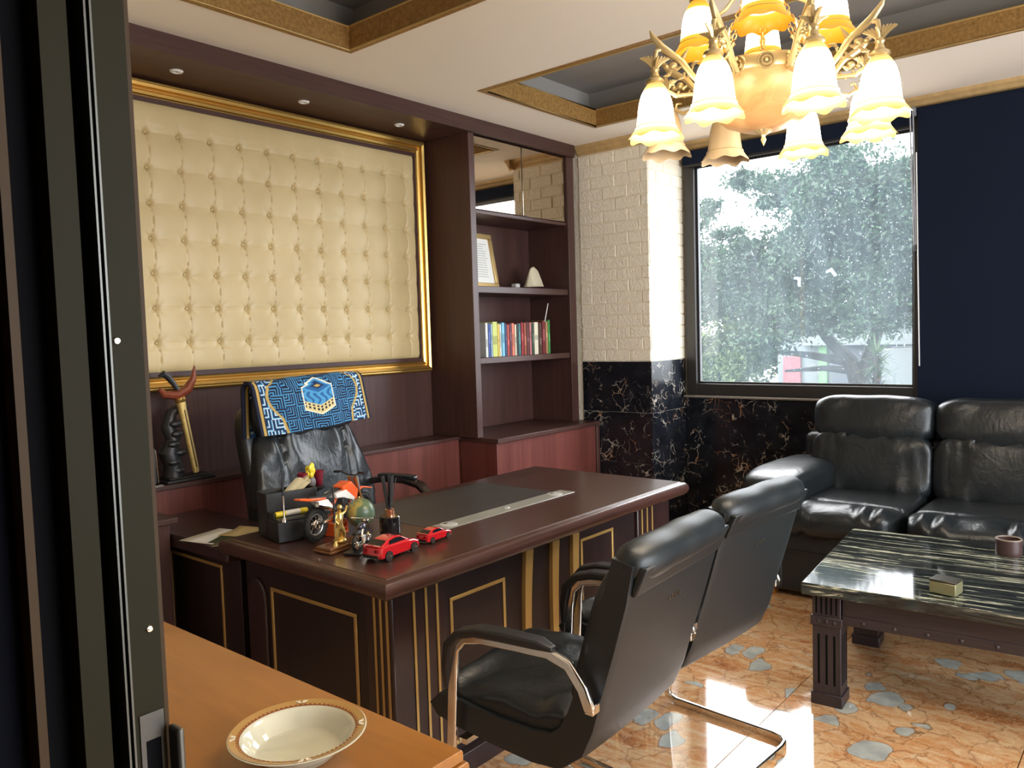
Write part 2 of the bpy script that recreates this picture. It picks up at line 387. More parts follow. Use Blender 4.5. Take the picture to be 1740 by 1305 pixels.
# brick and marble pillar
pil = struct('wall_pillar', MB().box(4.822, 5.313, 2.811, 3.78, 0, CZ), M['brick'], smooth=False)
BW, BH = .206, .0821
Mb = Matrix(((1, 0, 0, 0), (0, 0, -1, 0), (0, 1, 0, 0), (0, 0, 0, 1)))
BR = {}
def brick(wd):
    k = round(wd, 3)
    if k not in BR: BR[k] = MB().frustum(.0006, wd-.0006, .0006, BH-.0006, 0, .0115, .0055, Mb)
    return k
meshes = {}
def place(parent, name, key, mbf, mat, loc, rz):
    if key not in meshes:
        o = obj(name, mbf, mat, parent, smooth=False); meshes[key] = o
    else: o = inst(meshes[key], parent)
    o.parent = parent; o.location = loc; o.rotation_euler = (0, 0, rz); return o
def brick_face(parent, org, rz, W):
    # org: left end as seen from the room; bricks run along the local x of rz
    dx, dy = math.cos(rz), math.sin(rz)
    for r in range(18):
        z = 1.283+r*BH; u = -(BW/2 if r % 2 else 0)
        while u < W-.005:
            a, b = max(u, 0), min(u+BW, W)
            if b-a > .012:
                k = brick(b-a); jut = random.uniform(0, .004)
                place(parent, 'brick', ('b', k), BR[k], M['brick'], (org[0]+dx*a+dy*jut, org[1]+dy*a-dx*jut, z), rz)
            u += BW
brick_face(pil, (4.827, 3.381), -PI/2, .578)
brick_face(pil, (4.816, 2.816), 0, .497)
def tile_face(parent, org, rz, W, z0, z1, tw, th):
    dx, dy = math.cos(rz), math.sin(rz); z = z1
    while z > z0+.01:
        b = max(z0, z-th); u = 0
        while u < W-.01:
            e = min(W, u+tw); k = ('t', round(e-u, 3), round(z-b, 3))
            mb = MB().frustum(.0005, e-u-.0005, .0005, z-b-.0005, 0, .012, .0008, Mb)
            place(parent, 'tile', k, mb, M['marble_black'], (org[0]+dx*u, org[1]+dy*u, b), rz); u = e
        z = b
tile_face(pil, (4.827, 3.381), -PI/2, .578, 0, 1.283, .6, .36)
tile_face(pil, (4.814, 2.816), 0, .499, 0, 1.283, .6, .36)
tile_face(wfar, (5.313, 2.80), -PI/2, 4.3, 0, .996, .6, .34)
# crown
def crown_prof(): return [(0, 0), (.006, 0), (.012, .012), (.022, .02), (.030, .038), (.046, .052), (.054, .069), (0, .069)]
def crown(n, p, q, nrm):
    mb = MB(); pr = crown_prof(); V = []
    for e in (p, q): V += [(e[0]+nrm[0]*a, e[1]+nrm[1]*a, CZ-.069+b) for a, b in pr]
    k = len(pr); F = [tuple(range(k)), tuple(range(2*k-1, k-1, -1))]+[(i, (i+1) % k, k+(i+1) % k, k+i) for i in range(k)]
    mb.add(V, F); struct('trim_%d' % n, mb, M['crown'], ang=20)
crown(3, (5.313, -2.6), (5.313, 2.816), (-1, 0)); crown(4, (4.757, 2.816), (5.313, 2.816), (0, -1)); crown(5, (4.827, 2.76), (4.827, 3.381), (-1, 0))
# window 1
win = MB()
fx0, fx1 = 5.279, 5.376
win.box(fx0, fx1, Y0, 1.255, Z0, Z1).box(fx0, fx1, 2.704, Y1, Z0, Z1).box(fx0, fx1, 1.255, 2.704, Z0, 1.101).box(fx0, fx1, 1.255, 2.704, 2.659, Z1)
win = struct('window_1', win, M['frame_dark'], bevel=.004)
ib = MB(); 
for a in ((1.255, 1.27, 1.101, 2.659), (2.689, 2.704, 1.101, 2.659), (1.27, 2.689, 1.101, 1.116), (1.27, 2.689, 2.644, 2.659)): ib.box(5.313, 5.329, *a)
obj('glazing_bead', ib, M['black_plastic'], win)
obj('window_pane', MB().box(5.338, 5.344, 1.25, 2.71, 1.096, 2.664), M['window_glass'], win, smooth=False)
obj('window_sill', MB().box(5.25, 5.313, 1.155, 2.793, 1.003, 1.017), plain('pale_stone_sill', lin(128, 120, 112), .5), win, bevel=.003)
# unseen side window, added out of frame to the right for fill daylight
sw = MB(); 
for a in ((.9, .96, .35, 2.55), (4.34, 4.4, .35, 2.55), (2.62, 2.68, .41, 2.49), (.96, 4.34, .35, .41), (.96, 4.34, 2.49, 2.55)): sw.box(a[0], a[1], -2.77, -2.70, a[2], a[3])
sw = struct('fill_window', sw, M['frame_dark'])
# doorway jamb beside the camera: dark aluminium profiles in front of a wooden edge
E_OL = plain('olive_aluminium', (.020, .0175, .007), .55, 0, spec=.12); E_BR = plain('brown_wood_edge', (.055, .032, .013), .55, spec=.2); E_BK = plain('black_gap_shade', (.003, .003, .004), .8, spec=.1); E_BL = plain('blue_black_felt', (.0035, .004, .007), .9, spec=.1)
ZB, ZT = 0, 2.45
dj = struct('door_1', MB().box(.17, .376, .83, .85, ZB, ZT).box(.343, .3745, .80, .83, ZB, ZT), E_OL, smooth=False)
def jb(nm, mat, *bx):
    mb = MB()
    for b in bx: mb.box(*b, ZB, ZT)
    return obj(nm, mb, mat, dj, smooth=False)
jb('felt_strip', E_BL, (.16, .2535, .818, .83)); jb('wood_strip', E_BR, (.2545, .2625, .794, .83))
jb('door_track', E_OL, (.296, .321, .80, .83)); jb('gap_shade', E_BK, (.2625, .296, .826, .83), (.321, .336, .826, .83))  # black strips paint the shade in the gaps between profiles
jb('track_rib', plain('highlight_aluminium', (.10, .10, .085), .35, .6), (.3365, .3385, .80, .83), (.3405, .3425, .797, .83))  # thin highlights on the ribs, put into a lighter colour
jb('door_edge', E_BR, (.3745, .380, .803, .83))
scr = obj('screw', MB().lathe([(0, .0025), (.003, .002), (.0042, 0)], 12, M=Matrix.Rotation(PI/2, 4, 'X')), M['chrome_dark'], dj, label='bright screw head')
scr.location = (.3485, .80, 1.505); inst(scr, dj, (.3635, .80, 1.212))
kp = MB().box(.348, .3725, .7985, .80, 1.098, 1.126).box(.348, .353, .7985, .80, .98, 1.098).box(.3685, .3725, .7985, .80, .98, 1.098).box(.348, .3725, .7985, .80, .96, .98)
kp = obj('strike_plate', kp, plain('steel_plate', (.09, .085, .075), .45, .8), dj, label='steel lock strike plate')
obj('latch_hole', MB().box(.353, .3685, .7995, .8005, .98, 1.098), E_BK, kp)
obj('plate_screw', MB().lathe([(0, .0025), (.003, .002), (.004, 0)], 12, c=(.3595, 1.112, -.7985), M=Matrix(((1, 0, 0, 0), (0, 0, 1, 0), (0, 1, 0, 0), (0, 0, 0, 1)))), M['chrome'], kp)
obj('latch_tab', MB().box(.3745, .3825, .775, .797, .99, 1.108), plain('steel_tab', (.14, .135, .12), .45, .8), dj, bevel=.003)
# wooden soffit over the panel wall and bookcase
sf = MB().box(.38, 4.757, 3.365, 3.78, 2.75, CZ)
struct('trim_6', sf, M['wood_x'], smooth=False)
# ================================================================== BUILT-IN WALL UNIT
bk = thing('bookcase', 'tall dark mahogany open bookcase with mirrored upper doors beside white brick pillar', 'bookcase', (4.2, 3.57, .853))
def W(nm, par, mat, *b, **k): 
    mb = MB()
    for x in b: mb.box(*x)
    return obj(nm, mb, mat, par, world=True, bevel=k.pop('bevel', .003), **k)
W('side_panel', bk, M['wood_v'], (3.654, 3.7065, 3.381, 3.78, 0.8532, 2.7495)); W('side_panel', bk, M['wood_v'], (4.6778, 4.7565, 3.381, 3.7769, 0.8532, 2.7495))
W('back_panel', bk, M['wood_v'], (3.7065, 4.6778, 3.7485, 3.7769, 0.8532, 2.7495))
W('shelf', bk, M['wood_x'], (3.7065, 4.6778, 3.3967, 3.7485, 1.7667, 1.8097)); W('shelf', bk, M['wood_x'], (3.7065, 4.6778, 3.3967, 3.7485, 1.3162, 1.3551))
W('cupboard_floor', bk, M['wood_x'], (3.7065, 4.6778, 3.3967, 3.7485, 2.2612, 2.2854))
for a, b in ((3.71, 4.188), (4.195, 4.675)):
    d = W('mirror_door', bk, M['mirror'], (a, b, 3.398, 3.408, 2.288, 2.741), label='bronze-tinted mirrored cupboard door')
W('door_gap', bk, M['black_plastic'], (4.1885, 4.1947, 3.402, 3.4125, 2.2875, 2.7411))
W('foot_rail', bk, M['black_plastic'], (3.7118, 4.6725, 3.4125, 3.4251, 2.2749, 2.2875))
bc = thing('base_cabinet', 'reddish mahogany base cabinet standing under the bookcase', 'cabinet', (4.24, 3.5, 0))
W('body', bc, M['wood_red'], (3.6908, 4.7985, 3.255, 3.757, 0, 0.8238)); W('cabinet_top', bc, M['wood_x'], (3.6803, 4.8122, 3.234, 3.757, 0.8238, 0.8532))
W('end_stile', bc, M['wood_v'], (4.7723, 4.809, 3.2393, 3.255, 0, 0.8238))
cz = thing('credenza', 'long low mahogany credenza along the wall behind the desk chair', 'cabinet', (2.5, 3.67, 0))
W('body', cz, M['wood_red'], (0.4, 3.675, 3.5669, 3.757, 0, 0.8322)); W('credenza_top', cz, M['wood_x'], (0.4, 3.6803, 3.5543, 3.757, 0.8322, 0.8532))
lc = thing('side_cabinet', 'low dark cabinet end with pale edge, left of the desk return', 'cabinet', (1.05, 3.36, 0))
W('body', lc, M['wood_v'], (0.45, 1.549, 3.171, 3.5532, 0, 0.765)); W('cabinet_top', lc, M['wood_x'], (0.45, 1.5781, 3.1553, 3.5532, 0.765, 0.7881))
# downlights in the soffit
def lathe_thing(nm, label, cat, loc, group=None): return thing(nm, label, cat, loc, group=group)
dl = None
for k, (x, lab) in enumerate(((1.89, 'small white recessed spotlight in wood soffit, leftmost of the three'), (2.583, 'small white recessed spotlight in wood soffit, middle of the three'), (3.25, 'small white recessed spotlight in wood soffit, nearest the bookcase'))):
    if dl is None:
        dl = thing('downlight', lab, 'spotlight', (x, 3.554, 2.75), group='recessed spotlights in the soffit')
        obj('trim_ring', MB().lathe([(.014, -.001), (.016, -.007), (.026, -.006), (.030, 0)], 24, cap=False), M['white'], dl)
        obj('lamp_lens', MB().lathe([(0, -.002), (.0145, -.002)], 16, cap=False), plain('lamp_lens', (.25, .24, .22), .2), dl)
    else: dup(dl, (x, 3.554, 2.75), 0, lab)
# ------------------------------------------------------------------ tufted panel
tp = thing('tufted_panel', 'large cream leather buttoned wall panel in gilt frame above the credenza', 'wall panel', (2.0, 3.78, 2.015))
PX0, PX1, PZ0, PZ1 = .46, 3.56, 1.355, 2.660; P = .1622; BX, BZ = 1.824, 1.508; NR = 7
def tuft(u, v):
    x = PX0+(PX1-PX0)*u; z = PZ0+(PZ1-PZ0)*v; a = (x-BX)/P; b = (z-BZ)/.166
    fb = b-math.floor(b); inside = b < NR-1+.0
    a2 = a-.07*math.sin(PI*fb)*(1 if inside else 0); da = a2-round(a2); db = b-round(b)
    rb = min(max(round(b), 0), NR-1); dB = b-rb; da0 = a-round(a)
    pw_ = 1 if b < NR-1 else math.exp(-(b-NR+1)*6)
    h = 1-.24*math.exp(-abs(da)/.014)*pw_-.12*math.exp(-(da/.22)**2)*pw_
    ph = 1 if -.2 < b < NR-.8 else 0
    h -= (.10*math.exp(-abs(db)/.03)+.10*math.exp(-(db/.25)**2))*ph
    h -= .50*math.exp(-(da0*da0+dB*dB)/.006)+.16*math.exp(-(da0*da0+dB*dB)/.06)
    # small puckers round the buttons
    r = math.hypot(da0, dB); h += .10*math.exp(-r/.16)*math.cos(6*math.atan2(dB, da0))*min(1, r*9)
    e = min(x-PX0, PX1-x, z-PZ0, PZ1-z); h *= 1-math.exp(-e/.018); 
    return (x, 3.772-.035*h, z)
up_ = obj('upholstery', MB().grid(640, 250, tuft), M['cream'], tp, world=True, ang=80)
bt = None
for i in range(-8, 11):
    for j in range(NR):
        x, z = BX+P*i, BZ+.166*j
        if bt is None:
            bt = obj('button', MB().ball((0, 0, 0), (.0065, .003, .0065), 10, 6), M['cream'], tp)
            src = bt
        else: src = inst(bt, tp)
        src.location = (x-2.0, 3.7615-3.78, z-2.015)
# gilt frame, mitred rails with stepped profile (offset outward, height from wall)
fp = [(0, 0), (0, .022), (.018, .022), (.022, .034), (.034, .040), (.042, .030), (.048, .030), (.053, .050), (.066, .056), (.072, .046), (.078, .046), (.086, .036), (.092, 0)]
fx0_, fx1_, fz0, fz1 = PX0-.002, PX1-.022, PZ0+.012, PZ1-.008
def rail(c0, c1, o0, o1):
    V = []
    for c, o_ in ((c0, o0), (c1, o1)): V += [(c[0]+o_[0]*a*1.05, 3.78-b, c[1]+o_[1]*a*1.05) for a, b in fp]
    n = len(fp); return MB().add(V, [tuple(range(n)), tuple(range(2*n-1, n-1, -1))]+[(i, (i+1) % n, n+(i+1) % n, n+i) for i in range(n)])
cs = [(fx0_, fz0), (fx1_, fz0), (fx1_, fz1), (fx0_, fz1)]; of = [(-1, -1), (1, -1), (1, 1), (-1, 1)]
for i in range(4): obj('frame_rail', rail(cs[i], cs[(i+1) % 4], of[i], of[(i+1) % 4]), M['gold'], tp, world=True, ang=25, label='stepped gilt frame rail')
for i, b in enumerate(((PX0, fx1_, 1.345, 1.368), (PX0, fx1_, 2.639, 2.660), (fx1_-.017, fx1_, 1.364, 2.639))):
    obj('frame_liner', MB().box(b[0], b[1], 3.734, 3.78, b[2], b[3]), M['wood_x'], tp, world=True)
# ------------------------------------------------------------------ on the shelves
cf = thing('framed_certificate', 'gilt-framed white printed certificate leaning on the upper shelf', 'picture frame', (3.985, 3.575, 1.812), rot=(math.radians(-10), 0, math.radians(6)))
w_, h_ = .315, .375
fr = MB()
for b in ((-w_/2, w_/2, 0, .035), (-w_/2, w_/2, h_-.035, h_), (-w_/2, -w_/2+.035, .035, h_-.035), (w_/2-.035, w_/2, .035, h_-.035)): fr.box(b[0], b[1], -.012, .012, b[2], b[3])
obj('frame', fr, M['gold_dull'], cf, bevel=.004)
obj('document', MB().box(-w_/2+.03, w_/2-.03, .0, .004, .03, h_-.03), M['paper'], cf, smooth=False)
tx = MB()
for k in range(15):
    z = h_-.075-k*.016; l_ = random.uniform(.06, .098)
    if k in (1, 2): l_ = .05
    tx.box(-l_, l_, -.0008, .0, z, z+.005)
obj('printed_lines', tx, plain('faded_print', (.45, .46, .45), .8), cf, smooth=False)
obj('glazing_edge', MB().box(-w_/2+.034, w_/2-.034, -.003, -.001, .034, .037), M['gold'], cf)
o = tag(obj('small_box', MB().box(-.022, .022, -.02, .02, 0, .03), plain('pale_card', lin(170, 172, 168), .6), bevel=.003), 'tiny pale grey box beside the framed certificate on the shelf', 'box'); o.location = (4.185, 3.475, 1.81)
cl = thing('napkin_holder', 'cream folded cloth peaked on a dark tray on the upper shelf', 'cloth', (4.46, 3.54, 1.81), math.radians(-8))
obj('tray', MB().lathe([(0, 0), (.12, 0), (.135, .012), (.13, .014), (.118, .006), (0, .006)], 32), M['desk_wood'], cl)
def cloth(side):
    def fn(u, v):
        top = math.sin(min(1, u/.40)*PI/2)**.9 if u < .40 else 1-((u-.40)/.60)**2.3
        th = .045*(1-v)**.8*math.sin(PI*min(1, max(0, u)))**.5
        x = -.095+.195*u+.018*v*(1-u); y = side*(th+.004*math.sin(u*22+v*6)*(1-v))
        return (x, y, .006+.155*v*top+.002*math.sin(u*30))
    return fn
cmb = MB().grid(40, 14, cloth(1)).grid(40, 14, cloth(-1))
obj('folded_cloth', cmb, plain('cream_cloth', lin(208, 200, 172), .8), cl, ang=50, solid=.003)
# books
BK = [('white', (205, 208, 205), .020, .212, 'thin white'), ('blue', (40, 70, 140), .016, .210, 'dark blue'), ('powder', (150, 180, 205), .012, .205, 'powder blue'), ('lime', (198, 206, 110), .042, .218, 'thick pale lime'), ('yellow', (214, 186, 70), .014, .205, 'yellow'), ('white2', (216, 216, 210), .013, .203, 'white'), ('sky', (120, 190, 215), .024, .212, 'sky blue'), ('navy', (40, 60, 100), .016, .205, 'navy'), ('brick', (170, 60, 50), .020, .200, 'brick red'), ('plum', (90, 40, 60), .018, .205, 'plum'), ('coral', (220, 120, 95), .020, .208, 'coral'), ('cream', (220, 210, 185), .013, .200, 'cream'), ('black', (40, 40, 44), .016, .206, 'black'), ('teal', (60, 120, 120), .018, .206, 'teal'), ('crimson', (150, 35, 45), .022, .212, 'crimson'), ('rust', (150, 80, 55), .020, .210, 'rust brown'), ('maroon', (92, 36, 40), .024, .214, 'maroon'), ('rose', (190, 120, 120), .018, .210, 'dusty rose'), ('pine', (50, 75, 60), .018, .205, 'pine green'), ('ivory', (226, 220, 196), .040, .212, 'thick ivory'), ('umber', (80, 56, 46), .030, .208, 'umber brown'), ('claret', (120, 40, 48), .030, .222, 'tall claret'), ('tan', (176, 140, 100), .020, .216, 'tan'), ('green', (70, 150, 80), .018, .226, 'tall green')]
x = 3.834; pg = plain('book_pages', lin(222, 214, 190), .8)
for k, (nm, c, t_, h, lab) in enumerate(BK):
    t_ *= 1.05; h *= 1.05
    d = .145+.01*math.sin(k*2.3); tw = random.uniform(-.02, .02)
    b = thing('book', '%s book, number %d from the left in the row on the lower shelf' % (lab, k+1), 'book', (x+t_/2, 3.45, 1.355), tw, group='books on the lower shelf')
    mc = plain('book_cover_'+nm, lin(*c), .5, var=.15)
    cv = MB().box(-t_/2, t_/2, -.001, .003, 0, h).box(-t_/2, -t_/2+.0018, .003, d, 0, h).box(t_/2-.0018, t_/2, .003, d, 0, h)
    obj('cover', cv, mc, b, smooth=False); obj('pages', MB().box(-t_/2+.0018, t_/2-.0018, .003, d-.004, .003, h-.004), pg, b, smooth=False)
    lc_ = plain('spine_'+nm, [min(1, q*1.5+.06) for q in lin(*c)] if sum(c) < 420 else [q*.6 for q in lin(*c)], .5)
    obj('spine_label', MB().box(-t_/2+.003, t_/2-.003, -.0018, -.001, h*(.30+.25*((k*7) % 5)/5), h*(.52+.3*((k*3) % 4)/4)), lc_, b, smooth=False)
    x += t_+random.uniform(.004, .0095)
pn = MB().tube([(4.468, 3.455, 1.578), (4.526, 3.465, 1.71)], [.004, .0035], 8)
tag(rebase(obj('chopstick', pn, M['white']), (4.468, 3.455, 1.578)), 'thin pale stick leaning up out of the row of books', 'stick')
# ------------------------------------------------------------------ on the credenza
kr = thing('dagger_stand', 'black carved wooden stand holding a golden dagger, left end of credenza', 'stand', (1.868, 3.645, .853), 0)
kr.scale = (1.05, 1.05, 1.05)
obj('stand_base', MB().box(-.115, .115, -.07, .05, 0, .014).box(-.10, .10, -.06, .04, .014, .022), M['black_plastic'], kr, bevel=.004)
car = [(-.055, .0, .02), (-.05, 0, .08), (-.07, 0, .13), (-.045, 0, .19), (-.065, 0, .25), (-.045, 0, .31), (-.01, 0, .33), (.03, 0, .325)]
obj('carved_post', MB().tube(car, [.046, .042, .046, .034, .032, .024, .016, .012], 12), M['black_plastic'], kr)
cb = MB()
for z in (.05, .09, .13, .17, .215, .26): cb.ball((-.045+.018*math.sin(z*60), -.030, z), (.030, .018, .018), 10, 6)
obj('carving', cb, M['black_plastic'], kr)
kd = thing('dagger', 'golden sheathed dagger with curved wooden crosspiece leaning in its black stand', 'dagger', (1.910, 3.613, .880), rot=(0, math.radians(-9.5), 0))
kd.scale = (1.05, 1.05, 1.05)
obj('scabbard', MB().lathe([(0, 0), (.014, .006), (.016, .03), (.019, .30), (.021, .335)], 16), plain('chased_gold', (.86, .64, .24), .34, .75, (160, .4)), kd)
obj('scabbard_groove', MB().box(-.0025, .0025, -.0195, -.014, .03, .30), plain('groove', (.12, .08, .03), .5), kd)
obj('collar', MB().lathe([(.021, .335), (.024, .34), (.024, .355), (.02, .36)], 16), M['gold'], kd)
hl = MB().tube([(-.082, 0, .415), (-.065, 0, .385), (-.01, 0, .368), (.045, 0, .385), (.082, 0, .425), (.100, 0, .480)], [.008, .018, .024, .022, .015, .004], 10)
obj('crosspiece', hl, plain('polished_red_wood', lin(128, 62, 42), .25), kd)
obj('hilt', MB().tube([(0, 0, .385), (-.012, 0, .42), (-.03, 0, .455), (-.05, 0, .478), (-.072, 0, .470)], [.011, .012, .014, .014, .007], 10), M['black_plastic'], kd)
fs = thing('photo_stand', 'upright dark frame with bright metal edge, partly hidden behind the doorway jamb', 'frame', (1.700, 3.605, .853))
obj('frame_back', MB().box(-.09, .012, -.004, .004, .012, .165), M['black_plastic'], fs)
obj('edge_rod', MB().tube([(.0, 0, .17), (.012, 0, .168), (.016, 0, .155), (.022, 0, .012)], .0035, 8), M['chrome'], fs)
obj('foot_plate', MB().box(-.09, .030, -.03, .03, 0, .006), M['chrome_dark'], fs)
from mathutils import noise as mn
def nz3(x, y, z): return mn.noise(Vector((x, y, z)))
# ================================================================== DESK
dk = thing('executive_desk', 'large dark mahogany executive desk with gilt inlay lines, facing the two guest chairs', 'desk', (2.48, 2.28, 0))
def WB(nm, par, mat, *bx, **k):
    mb = MB()
    for b in bx: mb.box(*b)
    return obj(nm, mb, mat, par, world=True, bevel=k.pop('bevel', .002), **k)
X0, X1, YA, YB, ZT_ = 1.556, 3.398, 1.836, 2.72, .77
top = MB()
prof = [(-.10, .0), (0, 0), (.003, -.003), (.012, -.004), (.022, -.009), (.029, -.018), (.032, -.030), (.031, -.042), (.025, -.054), (.014, -.062), (.0, -.066), (-.10, -.066)]
V = []; 
for (sx, sy, cx, cy) in ((-1, -1, X0, YA), (1, -1, X1, YA), (1, 1, X1, YB), (-1, 1, X0, YB)): V += [(cx+sx*a, cy+sy*a, ZT_+b) for a, b in prof]
n = len(prof); F = [(i*n+j, i*n+j+1, ((i+1) % 4)*n+j+1, ((i+1) % 4)*n+j) for i in range(4) for j in range(n-1)]
F += [(0, n, 2*n, 3*n), (n-1, 4*n-1, 3*n-1, 2*n-1)]
top.add(V, F); obj('desktop', top, M['desk_top'], dk, world=True, ang=25)
WB('writing_mat', dk, plain('charcoal_writing_mat', lin(58, 54, 52), .42, var=.12), (2.075, 2.885, 2.205, 2.66, .768, .7712), label='charcoal inset writing surface')
WB('cable_strip', dk, plain('grey_metal_strip', lin(148, 148, 140), .35, 0, var=.12), (2.085, 2.93, 2.118, 2.203, .768, .7725), label='grey metal cable strip')
for x, r in ((2.155, .036), (2.50, .015), (2.835, .036)):
    g = MB().lathe([(0, .004), (r*.86, .004), (r, .002), (r, 0)], 28, c=(x, 2.163, .7725)); g_ = obj('grommet', g, plain('grommet_grey', lin(190, 192, 190), .35, .1), dk, world=True)
    obj('cable_hole', MB().box(x-r*.45, x+r*.1, 2.168, 2.168+r*.35, .7764, .7768), M['black_plastic'], g_, world=True)
WB('plinth', dk, M['desk_panel'], (1.585, 3.36, 1.85, 2.68, 0, .075))
WB('front_panel', dk, M['desk_panel'], (1.70, 3.28, 1.885, 1.91, .075, .704))
WB('end_panel', dk, M['desk_panel'], (1.604, 1.63, 1.90, 2.70, .075, .704)); WB('end_panel', dk, M['desk_panel'], (3.32, 3.346, 1.95, 2.70, .075, .704))
WB('modesty_panel', dk, M['desk_panel'], (1.63, 3.32, 2.40, 2.42, .3, .704))
def post(x0, x1, y0, y1, nm='corner_post'): return WB(nm, dk, M['desk_wood'], (x0, x1, y0, y1, .075, .704), bevel=.006)
post(1.598, 1.83, 1.868, 2.0); post(3.06, 3.35, 1.868, 2.0)
for x in (1.69, 1.743, 1.793, 3.095, 3.14, 3.185): WB('inlay_line', dk, M['inlay'], (x-.005, x+.005, 1.8645, 1.8665, .08, .70), bevel=0)
for y in (1.888, 1.918, 1.948): WB('inlay_line', dk, M['inlay'], (1.5945, 1.5965, y-.005, y+.005, .08, .70), bevel=0)
def ring_front(x0, x1, z0, z1, y, t=.013):
    return WB('inlay_frame', dk, M['inlay'], (x0, x1, y-.004, y+.002, z0, z0+t), (x0, x1, y-.004, y+.002, z1-t, z1), (x0, x0+t, y-.004, y+.002, z0+t, z1-t), (x1-t, x1, y-.004, y+.002, z0+t, z1-t))
ring_front(1.868, 2.155, .10, .615, 1.884); ring_front(2.635, 2.88, .10, .65, 1.884)
def ring_side(par, y0, y1, z0, z1, x, t=.013):
    return WB('inlay_frame', par, M['inlay'], (x-.004, x+.002, y0, y1, z0, z0+t), (x-.004, x+.002, y0, y1, z1-t, z1), (x-.004, x+.002, y0, y0+t, z0+t, z1-t), (x-.004, x+.002, y1-t, y1, z0+t, z1-t))
ring_side(dk, 2.045, 2.535, .09, .605, 1.602)
for x, bow in ((2.285, .018), (2.45, .012), (2.585, .008)):
    L = []; Rr = []
    for k in range(13):
        z = .08+k/12*.62; c = x-bow+2.4*bow*(abs(z-.35)/.35)**2*.5; wd = .017+.004*abs(z-.3)/.3
        L.append((c-wd, z)); Rr.append((c+wd, z))
    obj('brass_bar', MB().prism(L+Rr[::-1], 1.868, 1.886, 'y'), M['inlay'], dk, world=True, label='bowed brass bar')
ar = [(2.565, .08), (2.68, .08), (2.68, .55)]+[(2.6225+.0575*math.cos(a), .55+.075*math.sin(a)) for a in [PI*k/10 for k in range(1, 10)]]+[(2.565, .55)]
obj('arched_post', MB().prism(ar, 1.592, 1.61, 'x'), M['desk_wood'], dk, world=True, bevel=.006)
rt = thing('desk_return', 'lower dark side table of the desk joining the credenza, papers on top', 'desk', (1.77, 3.15, 0))
WB('return_top', rt, M['desk_wood'], (1.556, 1.90, 2.754, 3.552, .665, .718), bevel=.008)
WB('return_body', rt, M['desk_panel'], (1.612, 1.87, 2.754, 3.552, 0, .665)); ring_side(rt, 2.885, 3.31, .09, .625, 1.611)
# ================================================================== SEATING
def pillow(mb, c, r, e=.45, n=48, m=28, fn=None, M_=None): return mb.ball(c, r, n, m, e, fn, M_)
LE = M['black_leather']; SL = M['smooth_leather']
# --- desk chair
oc = thing('desk_chair', 'high-backed black leather desk chair behind the desk, patterned blue mat over its top', 'chair', (2.31, 2.97, 0), math.radians(10))
tilt = Matrix.Rotation(math.radians(-11), 4, 'X')
def backfold(p):
    x, y, z = p
    if y < 0:
        fold = .011*math.sin(x*52+4*nz3(x*3, 0, z*4)+2.5*math.sin(z*8))*min(1, max(0, (z+.22)*2.2))
        cr = .014*nz3(x*7, 1.3, z*7)+.008*nz3(x*18+9*z, 2, z*10)
        seam = -.016*math.exp(-((abs(x)-.205)/.010)**2)
        p = Vector((x, y-fold-cr-seam, z))
    return p
tb = Matrix.Translation((0, .22, .80)) @ tilt
obj('backrest', MB().ball((0, 0, 0), (.33, .075, .335), 120, 70, .42, lambda p: backfold(Vector((p.x*(1+.17*math.exp(-((p.z+.07)/.16)**2)), p.y, p.z))), tb), LE, oc, ang=80)
obj('back_shell', MB().ball((0, 0, 0), (.345, .045, .40), 40, 24, .3, None, Matrix.Translation((0, .275, .83)) @ tilt), M['black_plastic'], oc, ang=80)
obj('headrest', MB().ball((0, 0, 0), (.325, .055, .125), 40, 24, .5, None, Matrix.Translation((0, .255, 1.175)) @ tilt), LE, oc, ang=80)
obj('seat', MB().ball((0, -.03, .475), (.275, .255, .065), 48, 24, .4), LE, oc, ang=80)
for s in (-1, 1):
    pts = [(s*.33, .26, .70), (s*.355, .20, .765), (s*.365, .07, .785), (s*.365, -.05, .785), (s*.365, -.14, .765), (s*.365, -.20, .715), (s*.36, -.21, .62), (s*.33, -.14, .50)]
    a = obj('armrest', MB().tube(pts, [.8, 1, 1, 1, 1, 1, .9, .8], 4, (.055, .03)), plain('dark_varnished_wood', lin(40, 28, 24), .22, coat=.5), oc, bevel=.008)
    obj('arm_pad', MB().ball((s*.365, 0, .800), (.026, .12, .012), 20, 10, .5), LE, a)
obj('gas_column', MB().lathe([(.03, .06), (.03, .25), (.022, .26), (.022, .40), (.09, .41), (.09, .43)], 20), M['black_plastic'], oc)
for k in range(5):
    a = 2*PI*k/5+.3; d = Vector((math.cos(a), math.sin(a), 0))
    lg = obj('base_leg', MB().tube([d*.02+Vector((0, 0, .11)), d*.16+Vector((0, 0, .095)), d*.29+Vector((0, 0, .07))], [1, .85, .6], 4, (.05, .04)), M['black_plastic'], oc, bevel=.005)
    obj('caster', MB().tube([d*.285+Vector((-d.y*.022, d.x*.022, .029)), d*.285+Vector((d.y*.022, -d.x*.022, .029))], .028, 14), M['black_plastic'], lg)
